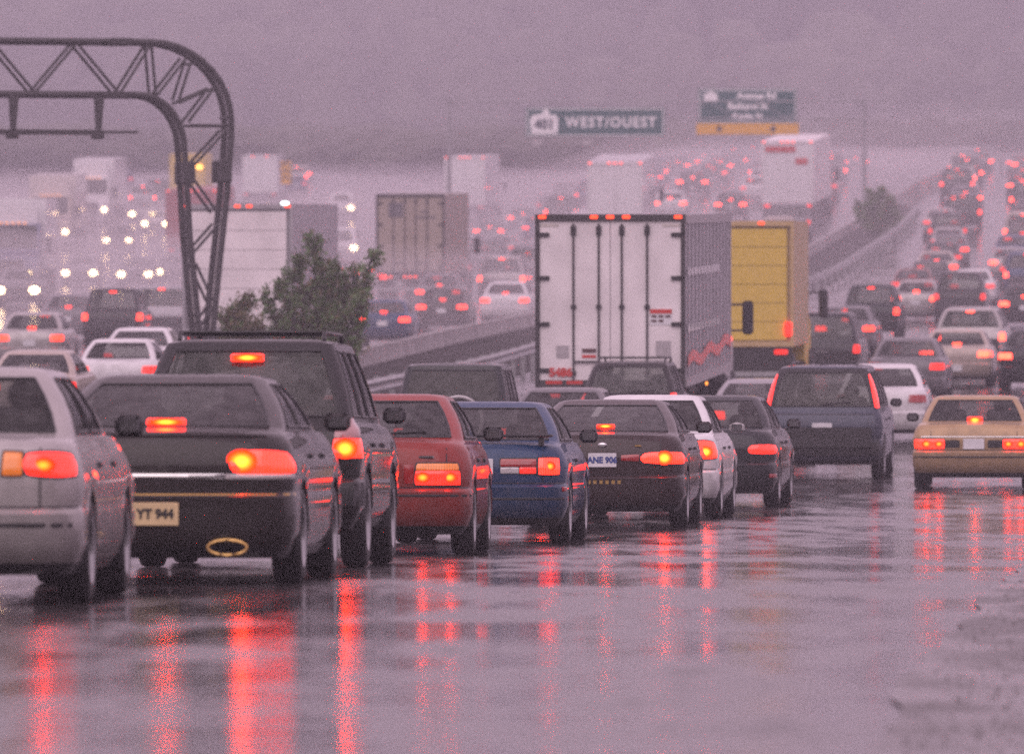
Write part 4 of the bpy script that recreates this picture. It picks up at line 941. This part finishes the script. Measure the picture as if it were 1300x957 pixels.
# ------------------------------------------------------------------ overhead signs
SGREEN = principled('sign_green', (.008, .085, .085), rough=.5); SWHITE = principled('sign_white', (.8, .8, .8), rough=.5); SYEL = principled('sign_yellow', (.8, .42, .05), rough=.5); SDARK = principled('sign_dark', (.02, .04, .06), rough=.5)
def sign_base(d, x0, x1, y0, y1, label):
    k = d / F; cx = px((x0 + x1) / 2, d); w_ = (x1 - x0) * k; zt = (433 - y0) * k; zb = (433 - y1) * k
    e = empty('overhead_sign', (cx, d, zb)); tag(e, label, 'road sign', 'overhead signs across the far carriageway')
    put('panel', MB().rbox((0, 0, (zt - zb) / 2), (w_, .08, zt - zb), .03), SGREEN, e)
    t = .05
    for zz in (t * 1.4, zt - zb - t * 1.4): put('border', MB().box((0, -.045, zz), (w_ - .14, .008, t)), SWHITE, e)
    for sx in (-1, 1): put('border', MB().box((sx * (w_ / 2 - .085), -.045, (zt - zb) / 2), (t, .008, zt - zb - .24)), SWHITE, e)
    for sx in (-.35, .35): put('hanger', MB().box((sx * w_, .12, (zt - zb) / 2 + .2), (.12, .12, zt - zb + .5)), STEEL, e)
    return e, w_, zt - zb
D1 = 400.0; k1 = D1 / F
e, w_, h_ = sign_base(D1, 667, 844, 137, 174, 'long teal overhead sign reading WEST/OUEST with a 401 shield')
shx = px(691, D1) - px(755.5, D1); sh = [(-.62, .12), (-.55, .10), (.55, .10), (.62, .12), (.66, .75), (.55, 1.0), (.30, .98), (.15, 1.22), (.03, 1.32), (-.06, 1.1), (-.3, 1.0), (-.55, 1.0), (-.68, .75)]
sd = put('route_shield', MB().prism([(shx + a, b + .04) for a, b in sh], -.062, -.047), SWHITE, e); text('route_number', '401', .62, SDARK, sd, (shx, -.066, .56), bold=.03)
text('sign_text', 'WEST/OUEST', .66, SWHITE, e, (.74, -.05, h_ / 2 - .02), bold=.022, sx=.92, sp=1.22)
for q in (682, 745, 835): 
    xx = px(q, D1) - px(755.5, D1); a = put('sign_luminaire', MB().prism([(-.28, .12), (.28, .12), (.12, -.1), (0, -.16), (-.12, -.1)], -.9, -.65), GREYP, e, (xx, 0, -.3)); put('luminaire_arm', MB().tube([(0, 0, .1), (0, -.7, .0)], .03, 5), STEEL, a)
D2 = 405.0
e, w_, h_ = sign_base(D2, 886, 1012, 113, 157, 'teal overhead exit sign with three street names and yellow bottom panel')
hh = 14 * D2 / F
yp = put('exit_panel', MB().rbox((0, 0, -hh / 2 - .005), (130 * D2 / F, .09, hh), .02), SYEL, e)
for sx in (-1.35, 1.2): put('arrow', MB().prism([(sx - .07, -.1), (sx + .07, -.1), (sx + .07, -.24), (sx + .2, -.24), (sx, -.42), (sx - .2, -.24), (sx - .07, -.24)], -.056, -.048), SDARK, yp)
sd = put('route_shield', MB().prism([(-1.75 + a * .5, b * .42 + h_ - .62) for a, b in sh], -.06, -.047), SWHITE, e)
text('sign_text', 'Avenue Rd', .42, SWHITE, e, (.42, -.05, h_ - .34), bold=.02); text('sign_text', 'Bathurst St', .42, SWHITE, e, (0, -.05, h_ - .84), bold=.02); text('sign_text', 'Keele St', .42, SWHITE, e, (0, -.05, h_ - 1.32), bold=.02)
# the bridge that carries them
xa, xb = px(570, 403), px(1098, 403); zt = (433 - 142) * 403 / F
e = empty('sign_bridge', (xa, 403, gz(xa, 403))); tag(e, 'faint steel sign bridge carrying the two teal overhead signs', 'gantry'); zz0 = e.location.z
for x in (xa, xb): put('post', MB().tube([(x - xa, .6, gz(x, 403) - zz0 - .3), (x - xa, .6, zt + .6 - zz0)], [.11, .09], 8), STEEL, e)
for z in (zt - .3, zt + .5): put('beam', MB().tube([(0, .6, z - zz0), (xb - xa, .6, z - zz0)], .035, 6), STEEL, e)
for i in range(16): a = (xb - xa) * i / 16; b = (xb - xa) * (i + 1) / 16; put('brace', MB().tube([(a, .6, (zt - .3 if i % 2 else zt + .5) - zz0), (b, .6, (zt + .5 if i % 2 else zt - .3) - zz0)], .018, 5), STEEL, e)
# street lamp far right, chevron marker far left
def far_lamp(x, d, y, label):
    X = px(x, d); g = gz(X, d); z = (433 - y) * d / F; e = empty('street_lamp', (X + .9, d, g)); tag(e, label, 'street lamp')
    put('pole', MB().tube([(0, 0, 0), (0, 0, z - g + .1), (-.8, 0, z - g + .15)], [.1, .07, .04], 7), STEEL, e); put('lamp_head', MB().ell((-.9, 0, z - g + .05), (.32, .2, .12), 12, 6), emitter('lamp_pale', (1, .9, .75), 1.6), e)
far_lamp(1253, 560, 205, 'pale street lamp glowing over the far right lanes')
X = px(363, 560); e = empty('chevron_marker', (X, 560, gz(X, 560))); tag(e, 'small yellow and black chevron marker on a post far up the road', 'road sign')
put('post', MB().tube([(0, 0, 0), (0, 0, 2.4)], .05, 6), STEEL, e); put('board', MB().rbox((0, -.06, 3.0), (.7, .04, 1.5), .02), SYEL, e)
for i in range(3): put('chevron', MB().prism([(-.33, 2.42 + i * .45), (0, 2.68 + i * .45), (.33, 2.42 + i * .45), (.33, 2.6 + i * .45), (0, 2.86 + i * .45), (-.33, 2.6 + i * .45)], -.09, -.083), BLACK, e)

# ------------------------------------------------------------------ traffic in the middle and far distance
GM = 'cars in the jam beyond the barrier'
placed = []
def hand(x, d, h, kind, mat, label, group, lit='tail', **kw):
    X = px(x, d); placed.append((X, d)); return far_car({'suv': 'suv', 'van': 'minivan', 'hatch': 'hatchback', 'coupe': 'coupe', 'jeep': 'suv'}.get(kind, 'sedan'), X, d, h, kind, mat, label, group, lit, cat={'suv': 'suv', 'van': 'van', 'jeep': 'suv'}.get(kind, 'car'), **kw)
hand(146, 167, 3, 'hatch', WHITE, 'white hatchback with rear window in view, just above the dark sedan roof', GM, 'tail', y1=.5, W=.87)
hand(172, 186, 3, 'sedan', WHITE, 'white sedan roof just beyond the white hatchback', GM)
hand(36, 151, 3, 'sedan', BEIGE, 'beige car roof showing over the silver sedan', GM)
hand(37, 209, 2, 'sedan', SILVER, 'pale silver sedan with red lamps at the photo edge, above the beige roof', GM, 'brake')
hand(142, 246, 2, 'suv', BLACKP, 'black SUV with two red lamps left of the gantry leg', GM, 'brake')
hand(84, 262, 2, 'sedan', MGREY, 'grey sedan partly hidden by the black SUV', GM, 'brake'); hand(204, 256, 2, 'van', LGREY, 'grey van with a red lamp right beside the gantry leg', GM, 'brake')
hand(485, 252, 3.5, 'coupe', BLUE, 'low dark blue coupe above the barrier, right of the bush', GM, 'brake'); hand(560, 278, 3.5, 'sedan', GRAPH, 'dark car with white plate just over the barrier rail', GM, 'brake')
hand(556, 305, 3.5, 'sedan', MGREY, 'dim grey car ahead of the dark car, under the beige trailer', GM, 'brake'); hand(640, 290, 4, 'sedan', WHITE, 'white sedan with two red lamps left of the white trailer', GM, 'brake')
hand(636, 330, 4, 'van', SILVER, 'pale van with red lamps ahead of the white sedan', GM, 'strong'); hand(668, 352, 4, 'suv', MGREY, 'dark SUV close to the white trailer edge', GM, 'tail')
GRR = 'cars in the right-hand lanes going uphill'
hand(1150, 184, 5, 'sedan', MGREY, 'grey sedan roof behind the gold sedan and white hatchback', GRR, 'tail'); hand(1213, 204, 5, 'boxy', BEIGE, 'beige sedan with lit centre brake light above the gold sedan', GRR, 'strong')
hand(1231, 222, 5.5, 'van', SILVER, 'silver minivan with two bright round lamps, above the beige sedan', GRR, 'strong', H=1.62); hand(1312, 200, 5.5, 'sedan', NAVY, 'dark car at the right photo edge with one bright lamp', GRR, 'strong')
hand(1043, 206, 5.2, 'van', NAVY, 'dark van next to the yellow truck', GRR, 'tail'); hand(1072, 238, 5.2, 'sedan', MGREY, 'grey sedan between the dark van and the dark SUV', GRR, 'brake')
hand(1105, 263, 5.5, 'suv', JEEPG, 'dark SUV with red lamps, left of the silver sedan with centre light', GRR, 'brake'); hand(1162, 292, 5.5, 'sedan', SILVER, 'silver sedan with bright centre light beyond the dark SUV', GRR, 'strong')
hand(1158, 322, 5.5, 'hatch', BRICK, 'brown-red car just ahead of the silver sedan', GRR); hand(1218, 290, 5.5, 'suv', BLACKP, 'black SUV with dim lamp row right of the silver sedan', GRR, 'tail'); hand(1234, 318, 5.5, 'sedan', WHITE, 'white car roof just beyond the black SUV', GRR, 'tail')
hand(1300, 282, 5.5, 'sedan', BLACKP, 'black sedan half out of frame at the right edge', GRR, 'strong')
# lanes further on, car by car
rnd = random.Random(11)
PAINTS = [('silver', SILVER), ('grey', MGREY), ('white', WHITE), ('black', BLACKP), ('dark green', DKGREEN), ('maroon', MAROON), ('pale grey', LGREY), ('blue', BLUE), ('beige', BEIGE), ('white', CREAM), ('red', BRICK), ('dark blue', NAVY)]
KN = [('sedan', 'sedan'), ('sedan', 'sedan'), ('hatch', 'hatchback'), ('suv', 'SUV'), ('van', 'minivan'), ('boxy', 'sedan'), ('bigsedan', 'sedan')]
ORD = 'first second third fourth fifth sixth seventh eighth ninth tenth eleventh twelfth thirteenth fourteenth fifteenth sixteenth seventeenth eighteenth nineteenth twentieth'.split()
KEEP_OUT = [(px(781, 400), 400, 20), (px(1000, 425), 425, 20), (px(590, 545), 545, 20), (px(330, 600), 600, 12), (px(243, 433), 433, 20), (px(238, 600), 600, 12), (px(521, 323), 323, 20), (px(114, 535), 535, -20), (px(14, 352), 352, -22), (px(62, 470), 470, -20)]
def lane(fx, d0, d1, gap, phrase, group, oncoming=False, litp=.6, jit=.5):
    d = d0 + rnd.uniform(0, gap); n = 0
    while d < d1:
        X = fx(d) + rnd.uniform(-jit, jit); g = (fx(d + 5) - fx(d - 5)) / 10
        ok = abs(X) < d * .0625 + 1 and all(abs(X - a) > 2.1 or abs(d - b) > 6 for a, b in placed)
        for a, b, l in KEEP_OUT:
            lo, hi = (b - 6, b + l + 5) if l > 0 else (b + l - 2, b + 6)
            if l < 0: lo, hi = b - 6, b - l + 6
            if abs(X - a) < 2.4 and lo < d < hi: ok = False
        if ok and n < 20:
            cn, cm = rnd.choice(PAINTS); kd, kn = rnd.choice(KN)
            if kd == 'boxy' and oncoming: kd = 'sedan'
            lit = 'strong' if rnd.random() < litp else rnd.choice(['tail', 'brake'])
            lab = f'hazy {cn} {kn}, {ORD[n]} up {phrase}' if not oncoming else f'hazy oncoming {cn} {kn} with headlights on, {ORD[n]} up {phrase}'
            placed.append((X, d))
            far_car({'SUV': 'suv'}.get(kn, kn), X, d, math.degrees(math.atan(g)), kd, cm, lab, group, lit, oncoming, cat={'SUV': 'suv', 'minivan': 'van'}.get(kn, 'car')); n += 1
        d += gap * rnd.uniform(.7, 1.5)
mid0 = lambda d: -.3 + (d - 290) * .055
for k, nm in ((-2, 'the lane hugging the median barrier'), (-1, 'the second lane from the median barrier'), (0, 'the third lane from the median barrier'), (1, 'the fourth lane from the median barrier'), (2, 'the fifth lane from the median barrier'), (3, 'the sixth lane from the median barrier')):
    lane(lambda d, k=k: mid0(d) - 3.7 * k, 345 if k < 0 else 318, 610, 25, nm, GM, litp=.6)
rl = lambda d: 16.6 + (d - 338) * .062
for k, nm in ((0, 'the right-hand lanes, nearest the barrier'), (1, 'the right-hand lanes, second from the barrier'), (2, 'the right-hand lanes, third from the barrier')):
    lane(lambda d, k=k: rl(d) + 3.4 * k, 334, 425, 11, nm, GRR, litp=.45)
    lane(lambda d, k=k: rl(d) + 3.4 * k, 432, 590, 19, nm.replace('the right-hand lanes', 'the hazy top right lanes').replace(' the barrier', ' barrier'), GRR, litp=.55)
GO = 'oncoming cars with headlights on'
for (x, d, kd, cm, lab) in ((33, 320, 'sedan', MGREY, 'grey oncoming sedan with two bright headlights at the photo edge'), (109, 398, 'sedan', LGREY, 'pale oncoming sedan with two bright headlights left of the gantry leg'), (178, 390, 'hatch', MGREY, 'grey oncoming hatchback headlights close to the gantry leg'), (226, 402, 'sedan', MGREY, 'oncoming car with a headlight showing at the gantry leg'), (436, 446, 'van', WHITE, 'oncoming van with very bright headlights above the bush'), (436, 560, 'suv', WHITE, 'oncoming SUV with bright headlights above the bright van'), (186, 545, 'sedan', SILVER, 'oncoming silver sedan right of the white semi-truck')):
    X = px(x, d); placed.append((X, d)); far_car({'van': 'minivan', 'hatch': 'hatchback', 'suv': 'suv'}.get(kd, 'sedan'), X, d, 1, kd, cm, lab, GO, oncoming=True, cat={'van': 'van', 'suv': 'suv'}.get(kd, 'car'))
for k, nm in ((2, 'the inner oncoming lane'), (3, 'the outer oncoming lane')):
    lane(lambda d, k=k: -10.5 - 3.8 * k + (d - 400) * .004, 440, 640, 46, nm, GO, oncoming=True)
lane(lambda d: -30 - (d - 600) * .01, 560, 700, 24, 'the far left outer lane', GM, litp=.7); lane(lambda d: -25.5 - (d - 600) * .01, 580, 710, 24, 'the far left inner lane', GM, litp=.7); lane(lambda d: -17, 600, 720, 22, 'the far lane behind the gantry', GM, litp=.7)

# ------------------------------------------------------------------ wood on the hillside, haze
WOOD = principled('far_wood', (.055, .056, .042), rough=.9, noise=.95, nscale=.014)
wb = MB(); rw = random.Random(4)
for i in range(2600):
    x = rw.uniform(-230, 230); y = rw.uniform(1068, 1620); g = gz(x, y); h_ = rw.uniform(8, 16) * (1 if y > 1130 else .6); r_ = h_ * rw.uniform(.28, .45)
    o0 = len(wb.v); wb.ell((x, y, g + h_ * .55), (r_, r_, h_ * .55), 8, 6)
    for j in range(o0, len(wb.v)): a = wb.v[j]; s_ = rw.uniform(.78, 1.25); wb.v[j] = (x + (a[0] - x) * s_, y + (a[1] - y) * s_, a[2] + rw.uniform(-.5, .5))
for i in range(2600):                                         # low scrub and saplings at the foot of the hill
    x = rw.uniform(-120, 130); y = rw.uniform(764, 1075); g = gz(x, y); h_ = rw.uniform(1.6, 4.2) * (1 + (y - 764) / 260); r_ = h_ * rw.uniform(.5, .9)
    o0 = len(wb.v); wb.ell((x, y, g + h_ * .4), (r_, r_, h_ * .6), 7, 5)
    for j in range(o0, len(wb.v)): a = wb.v[j]; s_ = rw.uniform(.75, 1.3); wb.v[j] = (x + (a[0] - x) * s_, y + (a[1] - y) * s_, a[2] + rw.uniform(-.3, .3))
rb_ = MB()  # trees added on the unseen bank, raising the dark band that cars reflect
for i in range(420):
    x = rw.uniform(-110, 110); y = rw.uniform(-75, -30); g = gz(x, y) + lerpt([(-75, 10), (-42, 8), (-30, 4.5)], y); h_ = rw.uniform(6, 11); r_ = h_ * rw.uniform(.25, .4)
    o0 = len(rb_.v); rb_.ell((x, y, g + h_ * .5), (r_, r_, h_ * .55), 8, 6)
    for j in range(o0, len(rb_.v)): a = rb_.v[j]; s_ = rw.uniform(.75, 1.3); rb_.v[j] = (x + (a[0] - x) * s_, y + (a[1] - y) * s_, a[2] + rw.uniform(-.5, .5))
ro = put('unseen_dark_wood', rb_.mesh('unseen_dark_wood'), WOOD); ro['kind'] = 'stuff'
wo = put('hillside_wood', wb.mesh('hillside_wood'), WOOD); wo['kind'] = 'stuff'; wo['label'] = 'dim wooded hillside fading into the rain haze'; wo['category'] = 'wood'
hz = MB().box((0, 410, 60), (1860, 2640, 134)); me = hz.mesh('haze'); hm, t = new_mat('haze_air')
out = t.nodes.new('ShaderNodeOutputMaterial'); pv = t.nodes.new('ShaderNodeVolumePrincipled'); pv.inputs['Color'].default_value = (.92, .90, .99, 1); pv.inputs['Density'].default_value = HAZE_DENSITY; pv.inputs['Anisotropy'].default_value = .25
t.links.new(pv.outputs[0], out.inputs['Volume']); me.materials.append(hm); ho = bpy.data.objects.new('haze', me); COL.objects.link(ho); ho['kind'] = 'stuff'

# road spray thrown up along the busy carriageways: a dense low layer and a thinner drift above it
def mist(name, y0, y1, heights, density, step, x0, nx, drift):
    xs3 = [x0 + 5 * i for i in range(nx)]; ys3 = list(range(y0, y1, step)); v = []; f = []; n = len(xs3); m_ = len(ys3)
    for top in (0, 1):
        for y in ys3:
            for x in xs3: X = x + max(0, y - 236) * drift; v.append((X, y, gz(X, y) + (lerpt(heights, y) * (1 + .22 * math.sin(X * .11 + y * .013) + .12 * math.sin(X * .37 + y * .05)) if top else -.4)))
    I = lambda t, j, i: t * n * m_ + j * n + i
    for j in range(m_ - 1):
        for i in range(n - 1): f.append((I(1, j, i), I(1, j, i + 1), I(1, j + 1, i + 1), I(1, j + 1, i))); f.append((I(0, j, i), I(0, j + 1, i), I(0, j + 1, i + 1), I(0, j, i + 1)))
    for i in range(n - 1): f.append((I(0, 0, i), I(0, 0, i + 1), I(1, 0, i + 1), I(1, 0, i))); f.append((I(0, m_ - 1, i + 1), I(0, m_ - 1, i), I(1, m_ - 1, i), I(1, m_ - 1, i + 1)))
    for j in range(m_ - 1): f.append((I(0, j + 1, 0), I(0, j, 0), I(1, j, 0), I(1, j + 1, 0))); f.append((I(0, j, n - 1), I(0, j + 1, n - 1), I(1, j + 1, n - 1), I(1, j, n - 1)))
    me = bpy.data.meshes.new(name); me.from_pydata(v, [], f); sm, t = new_mat(name + '_air')
    out = t.nodes.new('ShaderNodeOutputMaterial'); pv = t.nodes.new('ShaderNodeVolumePrincipled'); pv.inputs['Color'].default_value = (.995, .965, .98, 1); pv.inputs['Density'].default_value = density; pv.inputs['Anisotropy'].default_value = .5
    t.links.new(pv.outputs[0], out.inputs['Volume']); me.materials.append(sm); o = bpy.data.objects.new(name, me); COL.objects.link(o); o['kind'] = 'stuff'
mist('spray_mist', 236, 740, [(236, .8), (270, 2.4), (420, 2.3), (540, 1.9), (740, 1.2)], SPRAY_DENSITY, 9, -70, 15, .085)
mist('drifting_mist', 250, 960, [(250, .8), (330, 3.0), (380, 5.2), (420, 5.2), (470, 3.8), (520, 2.6), (600, 1.3), (700, .7), (960, .4)], MIST_DENSITY, 12, -90, 46, .03)
